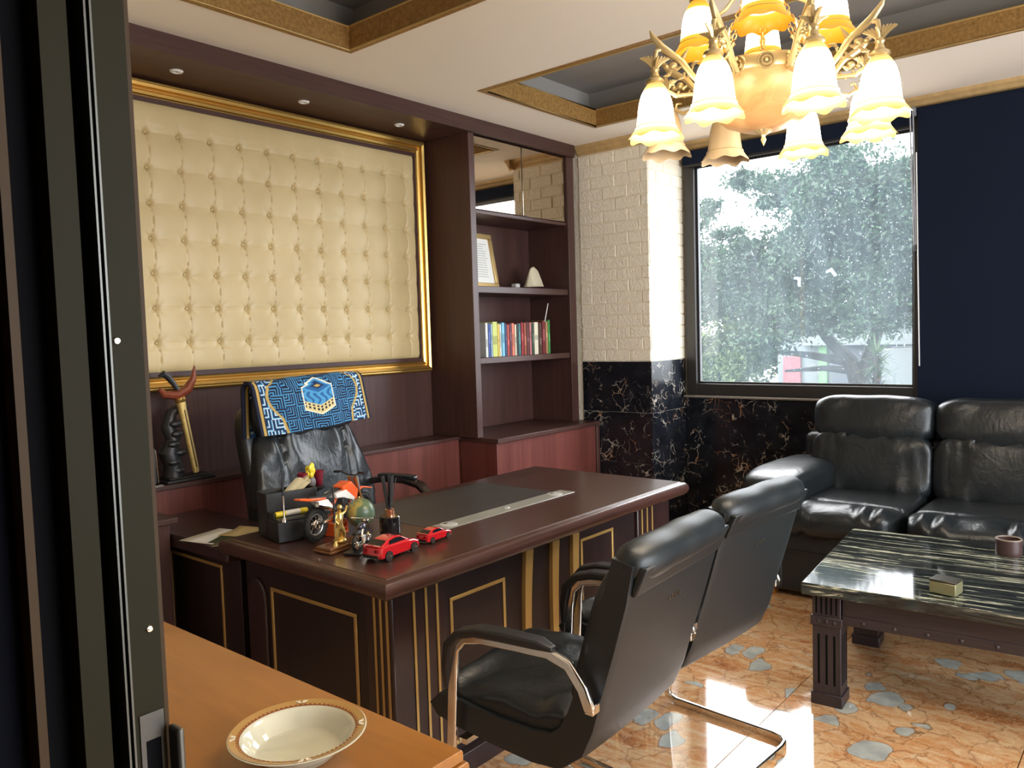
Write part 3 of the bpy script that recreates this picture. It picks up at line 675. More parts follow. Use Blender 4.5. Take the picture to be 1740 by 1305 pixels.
# --- patterned mat over the chair top
def maze(x, y, s, k):
    i, j = math.floor(x/s), math.floor(y/s); fx, fy = x/s-i, y/s-j; q = (i+2*j) % 4
    if q == 1: fx = 1-fx
    if q == 2: fx, fy = 1-fx, 1-fy
    if q == 3: fy = 1-fy
    v = max(fx, fy) if (i+j) % 2 else min(fx, fy)
    return (v*k) % 1.0
NV, DK, LB, WH, GD, MBL = lin(14, 20, 44), lin(14, 42, 80), lin(74, 150, 198), lin(196, 220, 232), lin(186, 156, 84), lin(34, 96, 152)
def weave(u, v):
    # u: -1..1 across, v: 0 (front hem) .. 1 (crest)
    a = abs(u); arch = .60+.05*math.sin(v*3) if v < .28 else .64+.17*math.sin(min(1, (v-.28)/.62)*PI*.75)
    if v > .9: arch = min(arch, .74-(v-.9)*1.2)
    if a > .955: return NV
    if a > .915: return GD
    if a > .895: return NV
    if abs(a-arch) < .020: return GD
    if a > arch:
        t_ = maze(u*1.0+5, v*.72+.1, .15, 3); return WH if t_ < .26 else LB if t_ < .46 else DK
    # emblem: cube in hexagonal outline
    ex, ey = (u-.02)/.27, (v-.60)/.36
    if abs(ex) < 1 and -1-(-.38*(1-abs(ex))-0) < 9:
        topb, botb = .62+.36*(1-abs(ex)), -.62-.36*(1-abs(ex))
        if botb < ey < topb:
            mrg = min(topb-ey, ey-botb, (1-abs(ex))*1.1)
            if mrg < .07: return lin(226, 222, 200)
            mid = .62-.36*(1-abs(ex))
            if ey > mid: return GD if abs(ex)+abs(ey-.62)*2.6 < .22 else DK if abs(ex)+abs(ey-.62)*2.6 < .45 else MBL if mrg > .14 else LB
            low = ey-botb
            if low < .52: return (NV if math.sin(ex*26) > .0 and (.18 < low < .30 or .36 < low < .46) else lin(214, 196, 140))
            if mid-ey < .12: return LB
            return LB if math.sin(ex*15+2*math.sin(ey*9))*.5+.5 > .35+.5*ey else MBL
    t_ = maze(u*.98+7.03, v*.74+.02, .185, 5)
    return LB if t_ < .30 else NV if t_ < .90 else MBL
NU, NVV = 300, 330
def drape(u, v):
    # u across, v along: front hem -> crest -> rear hem
    x = (u-.5)*.72; s = v*.54
    w1 = .006*math.sin(x*9+1)+.004*math.sin(x*23)
    if s < .225: y, z = .150+s*.20, 1.092+s*.912
    elif s < .315:
        a = (s-.225)/.09*PI; y, z = .195+.045-.045*math.cos(a)*1.0, 1.297+.034*math.sin(a)
    else: y, z = .287+.03*(s-.315), 1.297-(s-.315)*.98
    sag = -.012*math.cos(x*5)*(1 if s < .225 else 0)
    return (x, y-w1*(1 if s < .27 else -1)-.012*(1-(x/.38)**2)*(1 if s < .225 else 0), z+sag*.5+.006*math.sin(x*6+.5))
mt = MB().grid(NU, NVV, drape)
mt_o = obj('prayer_mat', mt, M['weave'], None, ang=80)
ca = mt_o.data.color_attributes.new('weave', 'FLOAT_COLOR', 'POINT'); cols = np.ones((len(mt_o.data.vertices), 4), np.float32); q = 0
for j in range(NVV+1):
    for i in range(NU+1):
        cols[q, :3] = weave(i/NU*2-1, min(j/NVV*.56/.27, 1.0) if j/NVV*.56 < .27 else 1-(j/NVV*.56-.27)/.4); q += 1
ca.data.foreach_set('color', cols.ravel())
mo = mt_o.modifiers.new('thickness', 'SOLIDIFY'); mo.thickness = .014; mo.offset = -1
mt_o.location = (2.31, 2.97, 0); mt_o.rotation_euler = (0, 0, math.radians(10))
tag(mt_o, 'folded blue woven mat with maze pattern and cube emblem, draped over the desk chair', 'mat')
# --- guest chairs
def shell_poly():
    cl = [(-.285, .955, .030), (-.262, .86, .034), (-.225, .74, .036), (-.185, .62, .038), (-.155, .53, .042), (-.125, .47, .046), (-.075, .432, .048), (.0, .425, .046), (.12, .432, .044), (.25, .445, .042), (.325, .452, .034)]
    P = [Vector((a, b)) for a, b, _ in cl]; A = []; B = []
    for i in range(len(P)):
        t_ = (P[min(i+1, len(P)-1)]-P[max(i-1, 0)]).normalized(); nn = Vector((-t_.y, t_.x)); A.append(P[i]+nn*cl[i][2]); B.append(P[i]-nn*cl[i][2])
    tip = P[-1]+Vector((.03, .0))
    return [tuple(p) for p in A]+[tuple(tip)]+[tuple(p) for p in B[::-1]]
gc = thing('guest_chair', 'black leather cantilever armchair nearest the camera, in front of the desk', 'chair', (1.815, 1.30, 0), math.radians(3), group='guest chairs at the desk')
HW = .262
sh = shell_poly(); ns = len(sh); mbx = MB(); V = []; F = []
xs = [-HW, -HW+.008, -HW+.03, -.12, 0, .12, HW-.03, HW-.008, HW]
for x in xs:
    k = 0.93 if abs(abs(x)-HW) < 1e-6 else 0.985 if abs(abs(x)-HW) < .01 else 1
    bul = .014*(1-(x/HW)**2)
    cyy, czz = sum(p[0] for p in sh)/ns, sum(p[1] for p in sh)/ns
    for i, p in enumerate(sh):
        # pull the rim in a little and crown the outer back
        q = sh[(ns-1-i) % ns] if False else p
        oy = -bul if (i > ns//2) else 0
        opp = sh[ns-1-i] if i != ns//2 else p
        mx_, mz_ = (p[0]+opp[0])/2, (p[1]+opp[1])/2
        V.append((x, mx_+(p[0]-mx_)*k+oy*.6, mz_+(p[1]-mz_)*k))
for a in range(len(xs)-1): F += [(a*ns+i, a*ns+(i+1) % ns, (a+1)*ns+(i+1) % ns, (a+1)*ns+i) for i in range(ns)]
F += [tuple(range(ns)), tuple((len(xs)-1)*ns+i for i in range(ns-1, -1, -1))]
obj('shell', MB().add(V, F), SL, gc, ang=50)
# head roll with the flap behind
rl = [(-.285+.058*math.cos(a)*1.0, .948+.048*math.sin(a)) for a in [2*PI*k/20 for k in range(20)]]
rx_ = [HW*math.sin(-PI/2+PI*k/44)**1 for k in range(45)]
hr = MB().tube([(x, -.290, .943) for x in rx_], [max(.004, .050*(1-abs(x/HW)**9)**.5*(1+.03*math.sin(x*31)+.05*nz3(x*9, 1, 2))) for x in rx_], 30)
hr.v = [(x, -.290+(y+.290)*1.12-.004*nz3(x*8, y*30, z*30), z+.003*nz3(x*12, y*20, z*20)) for x, y, z in hr.v]
obj('head_roll', hr, SL, gc, ang=70)
fl_ = [(-.345, .945), (-.32, .945), (-.296, .880), (-.302, .868), (-.312, .872)]
obj('head_flap', MB().prism(fl_, -HW+.012, HW-.012, 'x'), SL, gc, bevel=.006)
em = MB()
for k, xx in enumerate((-.03, -.012, .004, .018, .03)): em.box(xx-.004, xx+.003, -.292, -.284, .800+.004*(k % 2), .811+.003*(k % 2))
obj('emblem', em, M['chrome_dark'], gc, label='small worn metal emblem')
def seatfold(p):
    x, y, z = p
    if z > 0: z += .016*nz3(x*4+3, y*9, 1)+.012*math.sin(y*34+7*abs(x)+6*nz3(x*5, y*5, 2))*min(1, abs(x)/.18)+.012*(1-(x/.25)**2)
    return Vector((x, y, z))
obj('seat_cushion', MB().ball((0, .10, .478), (HW-.012, .245, .042), 72, 40, .35, seatfold), LE, gc, ang=80)
obj('back_cushion', MB().ball((0, 0, 0), (HW-.012, .03, .20), 40, 24, .4, seatfold, Matrix.Translation((0, -.175, .72)) @ Matrix.Rotation(math.radians(17), 4, 'X')), LE, gc, ang=80)
half = [(.292, -.205, .585), (.292, -.185, .635), (.292, -.145, .685), (.292, -.085, .703), (.292, .02, .700), (.292, .13, .695), (.292, .19, .682), (.292, .222, .65), (.292, .232, .60), (.292, .246, .40), (.292, .262, .20), (.292, .272, .07), (.292, .262, .028), (.292, .225, .014), (.292, .0, .0125), (.292, -.185, .0125), (.284, -.222, .0125), (.258, -.243, .0125), (.22, -.25, .0125), (0, -.25, .0125)]
pts = half+[(-x, y, z) for x, y, z in half[-2::-1]]
obj('sled_frame', MB().tube(pts, 1, 4, (.030, .016)), M['chrome'], gc, bevel=.005, seg=2, ang=60)
obj('cross_bar', MB().box(-.28, .28, .205, .235, .375, .39), M['chrome'], gc)
for s in (-1, 1):
    obj('mount_plate', MB().box(min(s*.262, s*.296), max(s*.262, s*.296), -.215, -.19, .575, .60), M['chrome'], gc, bevel=.003)
    pth = [(s*.292, -.105, .716), (s*.292, -.06, .7225), (s*.292, .06, .720), (s*.292, .14, .714), (s*.292, .20, .697), (s*.292, .236, .660), (s*.292, .249, .60), (s*.292, .256, .53)]
    obj('armrest_pad', MB().tube(pth, [.5, .9, 1, 1, 1, 1, .9, .5], 4, (.050, .026)), M['black_plastic'], gc, bevel=.008, seg=3, ang=60)
dup(gc, (2.465, 1.325, 0), math.radians(-4), 'black leather cantilever armchair in front of the desk, the farther one beside the coffee table')
# --- sofa
so = thing('sofa', 'black leather three-seat sofa with pillow backs under the window', 'sofa', (4.62, .72, 0))
def SO(nm, mb, mat=LE, par=so, **k): return obj(nm, mb, mat, par, world=True, ang=k.pop('ang', 80), **k)
def pill(c, r, e, fn=None, M_=None, n=64, m=36): return MB().ball(c, r, n, m, e, fn, M_)
SO('base', MB().box(4.27, 5.24, -.42, 1.86, .035, .40), bevel=.02, ang=35)
SO('front_seam', MB().box(4.262, 4.272, -.12, 1.70, .262, .270), M['black_plastic'])
SO('back_frame', MB().box(5.09, 5.28, -.40, 1.86, .30, .82), bevel=.05, seg=4, ang=35)
def wr(f1, a1, ax):
    def fn(p):
        d = a1*nz3(p.x*f1, p.y*f1*.8, p.z*f1+3)+a1*.5*nz3(p.x*f1*2.7, p.y*f1*2.7, p.z*f1*2.7)
        return Vector((p.x+(d if ax == 'x' else 0), p.y, p.z+(d if ax == 'z' else 0)))
    return fn
def chan(p):
    d = .018*nz3(p.x*4, p.y*6, p.z*6)+.010*nz3(p.x*9, p.y*20, p.z*7)
    g = sum(.026*math.exp(-((p.y-q*(1-.15*p.z))/.010)**2)-.010*math.exp(-((p.y-q)/.05)**2) for q in (-.12, .12)) if p.x < 0 else 0
    return Vector((p.x+d+g, p.y, p.z))
def gather(p):
    d = .015*math.sin(p.y*62+3*nz3(p.y*4, p.z*6, 1))*math.exp(-((p.x+.36)/.10)**2)*(1 if p.x < 0 else 0)
    sm = (-.024*math.exp(-((p.x+.16+.03*math.cos(p.y*4))/.014)**2)+.016*math.exp(-((p.x+.31)/.08)**2)) if p.z > 0 else 0
    return Vector((p.x+.006*nz3(p.x*6, p.y*6, p.z*6)-(.02 if p.x < -.33 else 0)*math.exp(-(p.z/.06)**2), p.y, p.z+d+sm+.012*nz3(p.x*4, p.y*4, 5)))
ys = [(1.08, 1.755), (.40, 1.07), (-.28, .39)]
for k, (a, b) in enumerate(ys):
    c, h = (a+b)/2, (b-a)/2-.004
    sc = SO('seat_cushion', pill((4.63, c, .442), (.41, h, .085), .36, gather, n=160, m=72))
    
    bl = SO('back_cushion', pill((4.99, c, .652), (.10, h+.01, .20), .4, chan, Matrix.Rotation(math.radians(8), 4, 'Y'), n=128, m=48))
    def hp(p):
        z = p.z; 
        if z < 0: z *= 1.0+.22*math.cos(min(1, abs(p.y)/.33)*PI/2)
        dd = .022*nz3(p.x*6, p.y*5+p.z*6, p.z*5)+.010*nz3(p.x*9, p.y*16+p.z*14, p.z*9)
        return Vector((p.x+dd, p.y, z+.010*nz3(p.y*7, 1, 2)))
    SO('head_pillow', pill((5.07, c, .928), (.135, h+.012, .138), .5, hp, Matrix.Rotation(math.radians(6), 4, 'Y')))
def armf(p):
    return Vector((p.x, p.y+.02*(p.z/.1)*0, p.z+.008*nz3(p.x*5, p.y*5, p.z*5)-.03*max(0, -p.x-.15)))
for yy, nm in ((1.765, 'armrest'), (-.33, 'armrest')):
    SO(nm, pill((4.65, yy, .59), (.46, .165, .105), .5, armf))
    SO('arm_front', MB().box(4.255, 5.2, yy-.085, yy+.085, .035, .56), bevel=.03, seg=3, ang=35)
for x in (4.30, 5.15):
    for y in (1.78, -.34): SO('foot', MB().box(x-.03, x+.03, y-.05, y+.07, 0, .036), M['table_wood'], ang=30)
# ================================================================== TABLES
ct = thing('coffee_table', 'low coffee table with glossy streaked black marble top and fluted dark legs', 'table', (3.565, .515, 0), math.radians(4.8))
CX, CY = .447, .66
mtop = obj('marble_top', MB().box(-CX, CX, -CY, CY, .452, .50), M['marble_streak'], ct, bevel=.006); mtop.rotation_euler = (0, math.radians(-1.3), 0); mtop.location = (.010, 0, .004)
cw = wood('brown_black_wood', lin(38, 31, 34), lin(60, 49, 51), (40, 40, 3), .42, .05); cwx = wood('brown_black_wood_long', lin(38, 31, 34), lin(60, 49, 51), (40, 3, 40), .42, .05)
LX, LY, LW = CX-.035, CY-.03, .115
for sx in (-1, 1):
    for sy in (-1, 1):
        x0, x1 = sorted((sx*LX, sx*(LX-LW))); y0, y1 = sorted((sy*LY, sy*(LY-LW)))
        lg = obj('leg', MB().box(x0+.004, x1-.004, y0+.004, y1-.004, 0, .452).box(x0-.002, x1+.002, y0-.002, y1+.002, .32, .358).box(x0-.002, x1+.002, y0-.002, y1+.002, 0, .048), cw, ct, bevel=.003)
        fl_ = MB(); st = MB()
        for k in range(5):
            u = .02+k*(LW-.04)/4
            for zz in ((.368, .444),):
                fl_.box(x0+u-.003, x0+u+.003, y0+.002, y0+.006, *zz); fl_.box(x0+u-.003, x0+u+.003, y1-.006, y1-.002, *zz); fl_.box(x0+.002, x0+.006, y0+u-.003, y0+u+.003, *zz); fl_.box(x1-.006, x1-.002, y0+u-.003, y0+u+.003, *zz)
        for k in range(3):
            u = .028+k*(LW-.056)/2
            zz = (.085, .285)
            fl_.box(x0+u-.004, x0+u+.004, y0+.003, y0+.006, *zz); fl_.box(x0+.003, x0+.006, y0+u-.004, y0+u+.004, *zz); fl_.box(x1-.006, x1-.003, y0+u-.004, y0+u+.004, *zz); fl_.box(x0+u-.004, x0+u+.004, y1-.006, y1-.003, *zz)
            for c_ in ((x0-.002, y0+u, .339), (x1+.002, y0+u, .339)): st.ball(c_, (.004, .008, .008), 10, 6)
            for c_ in ((x0+u, y0-.002, .339), (x0+u, y1+.002, .339)): st.ball(c_, (.008, .004, .008), 10, 6)
        obj('flute', fl_, plain('dark_groove', (.004, .004, .004), .9, spec=.1), lg); obj('stud', st, cw, lg)
        obj('foot_block', MB().box(x0+.002, x1-.002, y0+.002, y1-.002, 0, .012), M['black_plastic'], lg)
for s in (-1, 1):
    a, b = sorted((s*(LX-.012), s*(LX-.04)))
    ap = obj('apron', MB().box(a, b, -LY+LW, LY-LW, .335, .452).box(a-.004, b+.004, -LY+LW, LY-LW, .335, .372), cwx, ct, bevel=.002)
    st = MB()
    for k in range(9): st.ball((s*(LX-.008), -.44+k*.11, .353), (.005, .008, .008), 10, 6)
    obj('stud', st, cw, ap)
    a, b = sorted((s*(LY-.012), s*(LY-.04))); obj('apron', MB().box(-LX+LW, LX-LW, a, b, .335, .452), cw, ct, bevel=.002)
cu = thing('ashtray_cup', 'small round brown-black stone cup on the coffee table', 'cup', (3.86, .548, .50))
obj('cup_body', MB().lathe([(0, 0), (.042, 0), (.048, .008), (.050, .03), (.050, .075), (.047, .078), (.043, .075), (.042, .02), (0, .016)], 32), plain('brown_stone', lin(70, 52, 50), .35, var=.2), cu)
obj('rim', MB().torus((0, 0, .077), .0465, .004), plain('pale_rim', lin(130, 116, 104), .4), cu)
tb_ = thing('tissue_block', 'small square box, dark top and pale olive sides, on the coffee table', 'box', (3.225, .655, .50), math.radians(-8))
obj('box_body', MB().box(-.038, .038, -.045, .045, 0, .044), plain('pale_olive_metal', lin(140, 138, 104), .3, .4), tb_, bevel=.003)
obj('box_lid', MB().box(-.039, .039, -.046, .046, .044, .052), plain('dark_lid', lin(64, 60, 50), .3, .3), tb_, bevel=.003)
# near wooden table with the bowl
wt = thing('wooden_table', 'orange varnished wooden table in the near left corner, white bowl on it', 'table', (.72, 1.62, 0))
WB('tabletop', wt, M['table_wood'], (.42, 1.0, .985, 2.30, .728, .75), bevel=.004)
WB('edge_moulding', wt, M['table_wood'], (.414, 1.008, .977, 2.308, .705, .7275), bevel=.006, seg=3)
WB('apron', wt, M['table_wood'], (.47, .95, 1.03, 2.25, .62, .705))
for x in (.46, .90):
    for y in (1.02, 2.20): WB('leg', wt, M['table_wood'], (x, x+.06, y, y+.06, 0, .705))
bo = thing('bowl', 'shallow white porcelain bowl with brown and gold rim on the wooden table', 'bowl', (0.808, 1.214, .75))
bo.scale = (.90, .90, .90)
pc = plain('white_porcelain', lin(204, 202, 180), .08, coat=.6)
obj('bowl_body', MB().lathe([(0, .004), (.064, .004), (.068, 0), (.072, .002), (.078, .008), (.100, .030), (.108, .041), (.113, .045), (.134, .050), (.136, .052), (.133, .0535), (.112, .048), (.106, .043), (.096, .027), (.086, .015), (.076, .0105), (0, .0095)], 64), pc, bo, ang=60)
rimb = MB().lathe([(.1335, .0539), (.1195, .0503)], 64, cap=False); obj('rim_band', rimb, plain('ochre_rim_band', lin(176, 138, 82), .2), bo)
obj('rim_line', MB().lathe([(.1195, .0504), (.1155, .0494), (.113, .0488)], 64, cap=False), plain('rust_rim_line', lin(140, 80, 50), .2), bo)
bd = MB()
for k in range(72):
    a = 2*PI*k/72; bd.box(-.0012, .0012, -.0022, .0022, 0, .0006, Matrix.Rotation(a, 4, 'Z') @ Matrix.Translation((.117, 0, .0500)))
obj('rim_beads', bd, plain('gold_beads', lin(206, 172, 96), .3, .5), bo, smooth=False)
for a in (.9, 2.5, 4.2, 5.6):
    lb = MB()
    for d in (-.07, -.035, .035, .07): lb.box(-.007, .007, -.0014, .0014, 0, .0007, Matrix.Rotation(a+d, 4, 'Z') @ Matrix.Translation((.1265, 0, .0525)) @ Matrix.Rotation(d*9, 4, 'Z'))
    obj('rim_motif', lb, plain('white_motif', lin(235, 228, 208), .3), bo, smooth=False)
# ================================================================== ON THE DESK
DZ = .772; BP = M['black_plastic']
# papers on the return
def sheet(nm, lab, loc, rz, w_, d_, mat, cat='paper', lift=.0015, curl=0):
    def fn(u, v): return ((u-.5)*w_, (v-.5)*d_, lift+curl*max(0, u-.6)**2)
    o = obj(nm, MB().grid(8, 4, fn), mat, solid=.0012); o.location = loc; o.rotation_euler = (0, 0, rz); return tag(o, lab, cat)
sheet('paper_sheet', 'white sheet of paper lying on the desk return', (1.66, 2.93, .7185), .25, .21, .29, M['paper'])
sheet('leaflet', 'dark green leaflet sticking out from under the cream card', (1.675, 2.84, .7215), .55, .12, .22, plain('green_print', lin(58, 76, 48), .5), curl=.02)
sheet('plastic_sleeve', 'limp clear pale plastic sleeve overhanging the desk edge', (1.64, 2.82, .7205), .9, .10, .17, plain('pale_plastic_film', lin(150, 150, 128), .15))
sheet('card_folder', 'cream card folder on top of the papers, beside black pen box', (1.735, 2.90, .725), .35, .13, .18, plain('cream_card', lin(206, 188, 136), .6), curl=.05)
# black stepped organiser
og = thing('desk_organizer', 'black stepped desk organiser box with open compartments', 'organizer', (1.725, 2.555, DZ), math.radians(-12))
ob_ = MB().box(-.10, .10, -.10, .0, 0, .075).box(-.10, .10, .004, .012, 0, .165).box(-.10, .10, .092, .10, 0, .165).box(-.10, -.092, .012, .092, 0, .165).box(.092, .10, .012, .092, 0, .165).box(-.092, .092, .012, .092, 0, .02)
obj('box_body', ob_, BP, og, bevel=.003)
obj('front_tray', MB().box(-.097, .097, -.097, -.05, .075, .082).box(-.097, -.091, -.05, .0, .075, .10).box(.091, .097, -.05, .0, .075, .10), BP, og, bevel=.002)
hlt = MB().tube([(-.065, 0, 0), (.05, 0, 0)], .0105, 14)
hg = thing('highlighter', 'yellow highlighter pen with white label lying on the black organiser', 'pen', (1.700, 2.532, .862), math.radians(-10))
obj('barrel', MB().tube([(-.062, 0, 0), (.045, 0, 0)], .0105, 14), M['yellow'], hg); obj('label_band', MB().tube([(-.022, 0, 0), (.034, 0, 0)], .0108, 14), M['white'], hg); obj('cap', MB().tube([(.045, 0, 0), (.064, 0, 0)], [.0108, .0098], 14), M['yellow'], hg)
tsh = thing('tissue_pack', 'crumpled cream paper bag sticking up out of the black organiser', 'paper bag', (1.672, 2.616, .80), math.radians(-12))
def bagf(u, v):
    a = 2*PI*u; r = .027+.005*math.sin(3*a+v*4); return (r*1.1*math.cos(a)+.07*v+.06*v*v, r*.5*math.sin(a)+.004*math.sin(9*a), .02+.145*v+.012*math.sin(2*a)*v)
obj('bag', MB().grid(36, 14, bagf), plain('cream_paper', lin(200, 188, 152), .7), tsh, ang=60)
sp_ = thing('pen_stand_pen', 'black and silver ballpoint standing upright in a small holder before the organiser', 'pen', (1.632, 2.475, .847), 0)
obj('socket', MB().lathe([(0, 0), (.011, 0), (.010, .006), (.005, .014), (0, .014)], 16), M['chrome'], sp_); obj('silver_barrel', MB().tube([(0, 0, .012), (0, 0, .095)], [.003, .004], 10), M['chrome'], sp_); obj('black_barrel', MB().tube([(0, 0, .095), (0, 0, .19)], [.0042, .0026], 10), BP, sp_)
# flower ornament
fo = thing('flower_ornament', 'black stemmed ornament holding two dark red cups and a yellow bloom', 'ornament', (1.872, 2.645, DZ+0), 0)
obj('ornament_base', MB().lathe([(0, 0), (.05, 0), (.045, .012), (.016, .02), (.012, .12), (.055, .14), (.058, .148), (0, .146)], 24), BP, fo)
cupm = MB().lathe([(.010, 0), (.014, .006), (.017, .03), (.021, .060), (.018, .058), (0, .040)], 20, fn=lambda r, z, a: (r*(1+.06*math.cos(6*a)*(z > .04)), z))
for dx in (-.036, .040):
    c_ = obj('red_cup', cupm, M['maroon'], fo); c_.location = (dx, 0, .146)
yb = MB()
for k in range(9):
    a = k*2.4; yb.ball((.006*math.cos(a)*k**.5*.8, .006*math.sin(a)*k**.5*.8, .185+.005*k), (.011, .009, .016), 8, 6)
obj('yellow_bloom', yb, M['yellow'], fo); obj('grey_bud', MB().ball((.002, -.008, .166), (.016, .012, .022), 12, 8), plain('grey_petal', lin(120, 118, 122), .4), fo)
# --- motorcycles
def wheel(par, c, R, tyre_r, knob, rimmat, discmat, ax='y'):
    tw = MB().torus(c, R-tyre_r, tyre_r, ax, 40, 10)
    if knob:
        for k in range(36):
            a = 2*PI*k/36
            for dy in (-.5, .5): tw.box(-.0035, .0035, -.0032, .0032, -.003, .003, Matrix.Translation((c[0]+(R-.0005)*math.cos(a), c[1]+dy*tyre_r*1.1, c[2]+(R-.0005)*math.sin(a))) @ Matrix.Rotation(-a+PI/2, 4, 'Y'))
    w_ = obj('wheel', tw, M['tyre'], par)
    ri = MB().torus(c, R-2*tyre_r, tyre_r*.45, ax, 36, 8); obj('rim', ri, rimmat, w_)
    spk = MB()
    for k in range(18):
        a = 2*PI*k/18; b = a+.25; spk.cyl((c[0]+.012*math.cos(a), c[1]+(.006 if k % 2 else -.006), c[2]+.012*math.sin(a)), (c[0]+(R-2*tyre_r)*math.cos(b), c[1], c[2]+(R-2*tyre_r)*math.sin(b)), .0008, n=5)
    obj('spokes', spk, rimmat, w_)
    dsk = MB().torus((c[0], c[1]-.009, c[2]), R*.27, R*.06, ax, 24, 4).cyl((c[0], c[1]-.014, c[2]), (c[0], c[1]+.014, c[2]), R*.11, n=12)
    for k in range(5): dsk.cyl((c[0], c[1]-.009, c[2]), (c[0]+R*.27*math.cos(k*1.256), c[1]-.009, c[2]+R*.27*math.sin(k*1.256)), R*.035, n=6)
    obj('brake_disc', dsk, discmat, w_)
bikep = thing('dirt_bike_model', 'orange toy motocross bike on an orange stand, on the desk', 'toy motorcycle', (1.706, 2.393, DZ), math.radians(14))
bikep.scale = (.88, .88, .88)
R_ = .069; OR = M['orange']; WHT = M['white']
wheel(bikep, (0, 0, R_), R_, .0125, True, plain('dark_rim', (.55, .55, .56), .25, .9), M['chrome'])
wheel(bikep, (.315, 0, R_+.004), R_+.002, .0105, True, plain('dark_rim_front', (.05, .05, .055), .3, .8), M['chrome'])
obj('swingarm', MB().tube([(0, -.017, R_), (.06, -.016, .076), (.12, -.012, .088)], [.006, .008, .009], 8).tube([(0, .017, R_), (.06, .016, .076), (.12, .012, .088)], [.006, .008, .009], 8), M['chrome'], bikep)
obj('frame', MB().tube([(.12, 0, .085), (.13, 0, .06), (.19, 0, .052), (.225, 0, .09), (.245, 0, .19)], .007, 8).tube([(.245, 0, .19), (.15, 0, .165), (.11, 0, .12), (.12, 0, .085)], .007, 8), OR, bikep)
obj('engine', MB().box(.125, .20, -.022, .022, .06, .105).lathe([(.024, -.03), (.024, .03)], 18, c=(.15, 0, .082), M=None).box(.165, .20, -.016, .016, .10, .15), plain('engine_grey', (.10, .10, .11), .4, .6), bikep, bevel=.004)
obj('exhaust', MB().tube([(.20, -.02, .12), (.19, -.026, .07), (.12, -.026, .10), (.05, -.024, .135), (-.01, -.024, .155)], [.005, .006, .007, .011, .010], 10), M['chrome'], bikep)
obj('rear_fender', MB().prism([(-.105, .190), (-.05, .176), (.05, .165), (.06, .172), (-.04, .186), (-.10, .196)], -.018, .018, 'y'), OR, bikep, bevel=.003)
obj('side_plate', MB().prism([(-.005, .168), (.06, .165), (.10, .12), (.085, .108), (.03, .135)], -.024, .024, 'y'), WHT, bikep, bevel=.003)
obj('bike_seat', MB().prism([(-.04, .188), (.06, .178), (.16, .196), (.20, .212), (.20, .203), (.06, .165), (-.03, .180)], -.014, .014, 'y'), plain('seat_vinyl', (.03, .03, .034), .6), bikep, bevel=.004)
obj('tank_shroud', MB().prism([(.15, .20), (.21, .216), (.26, .17), (.245, .125), (.20, .15), (.16, .165)], -.030, .030, 'y'), OR, bikep, bevel=.006)
obj('white_panel', MB().prism([(.10, .18), (.17, .185), (.23, .14), (.22, .128), (.15, .155), (.105, .16)], -.0325, .0325, 'y'), WHT, bikep, bevel=.003)
obj('fork', MB().tube([(.312, -.018, R_), (.252, -.018, .225)], [.007, .006], 8).tube([(.312, .018, R_), (.252, .018, .225)], [.007, .006], 8), plain('gilt_fork', (.6, .36, .12), .25, .9), bikep)
obj('handlebar', MB().tube([(.235, -.075, .246), (.240, -.05, .248), (.255, -.02, .232), (.255, .02, .232), (.240, .05, .248), (.235, .075, .246)], .0035, 8).cyl((.235, -.082, .246), (.239, -.052, .248), .006, n=10).cyl((.239, .052, .248), (.235, .082, .246), .006, n=10), BP, bikep)
obj('front_fender', MB().prism([(.255, .155), (.31, .166), (.375, .152), (.374, .158), (.31, .174), (.255, .165)], -.018, .018, 'y'), OR, bikep, bevel=.003)
obj('number_plate', MB().prism([(.268, .165), (.276, .166), (.264, .226), (.256, .226)], -.028, .028, 'y'), plain('grey_plate', lin(150, 150, 155), .4), bikep, bevel=.004)
obj('stand', MB().box(.085, .095, -.032, .032, 0, .055).box(.165, .175, -.032, .032, 0, .055).box(.085, .175, -.032, -.024, .046, .056).box(.085, .175, .024, .032, .046, .056).box(.085, .175, -.032, -.024, .0, .008).box(.085, .175, .024, .032, .0, .008).box(.095, .165, -.03, -.026, .02, .028), OR, bikep, bevel=.002)
# globe
gl_ = thing('globe', 'small green and ochre globe on a curved brass stand, behind the statuette', 'globe', (1.878, 2.348, DZ), 0)
tg = NT('globe_map'); tg.set(Roughness=.3); fg = tg.noise(tg.coord(), 16, 5, .6); tg.col(tg.ramp(fg, [(.45, lin(84, 104, 84)), (.53, lin(104, 120, 84)), (.56, lin(168, 156, 92)), (.66, lin(190, 150, 60))]))
gs = obj('sphere', MB().ball((0, 0, .078), .0545, 32, 20), tg.m, gl_); 
obj('meridian', MB().tube([(.058*math.cos(a)*.3, .058*math.cos(a), .078+.058*math.sin(a)) for a in [(-1.5+3.0*k/20) for k in range(21)]], .002, 6), M['gold'], gl_)
obj('stand_foot', MB().lathe([(0, 0), (.034, 0), (.03, .006), (.010, .012), (.008, .024), (0, .024)], 24), M['gold'], gl_)
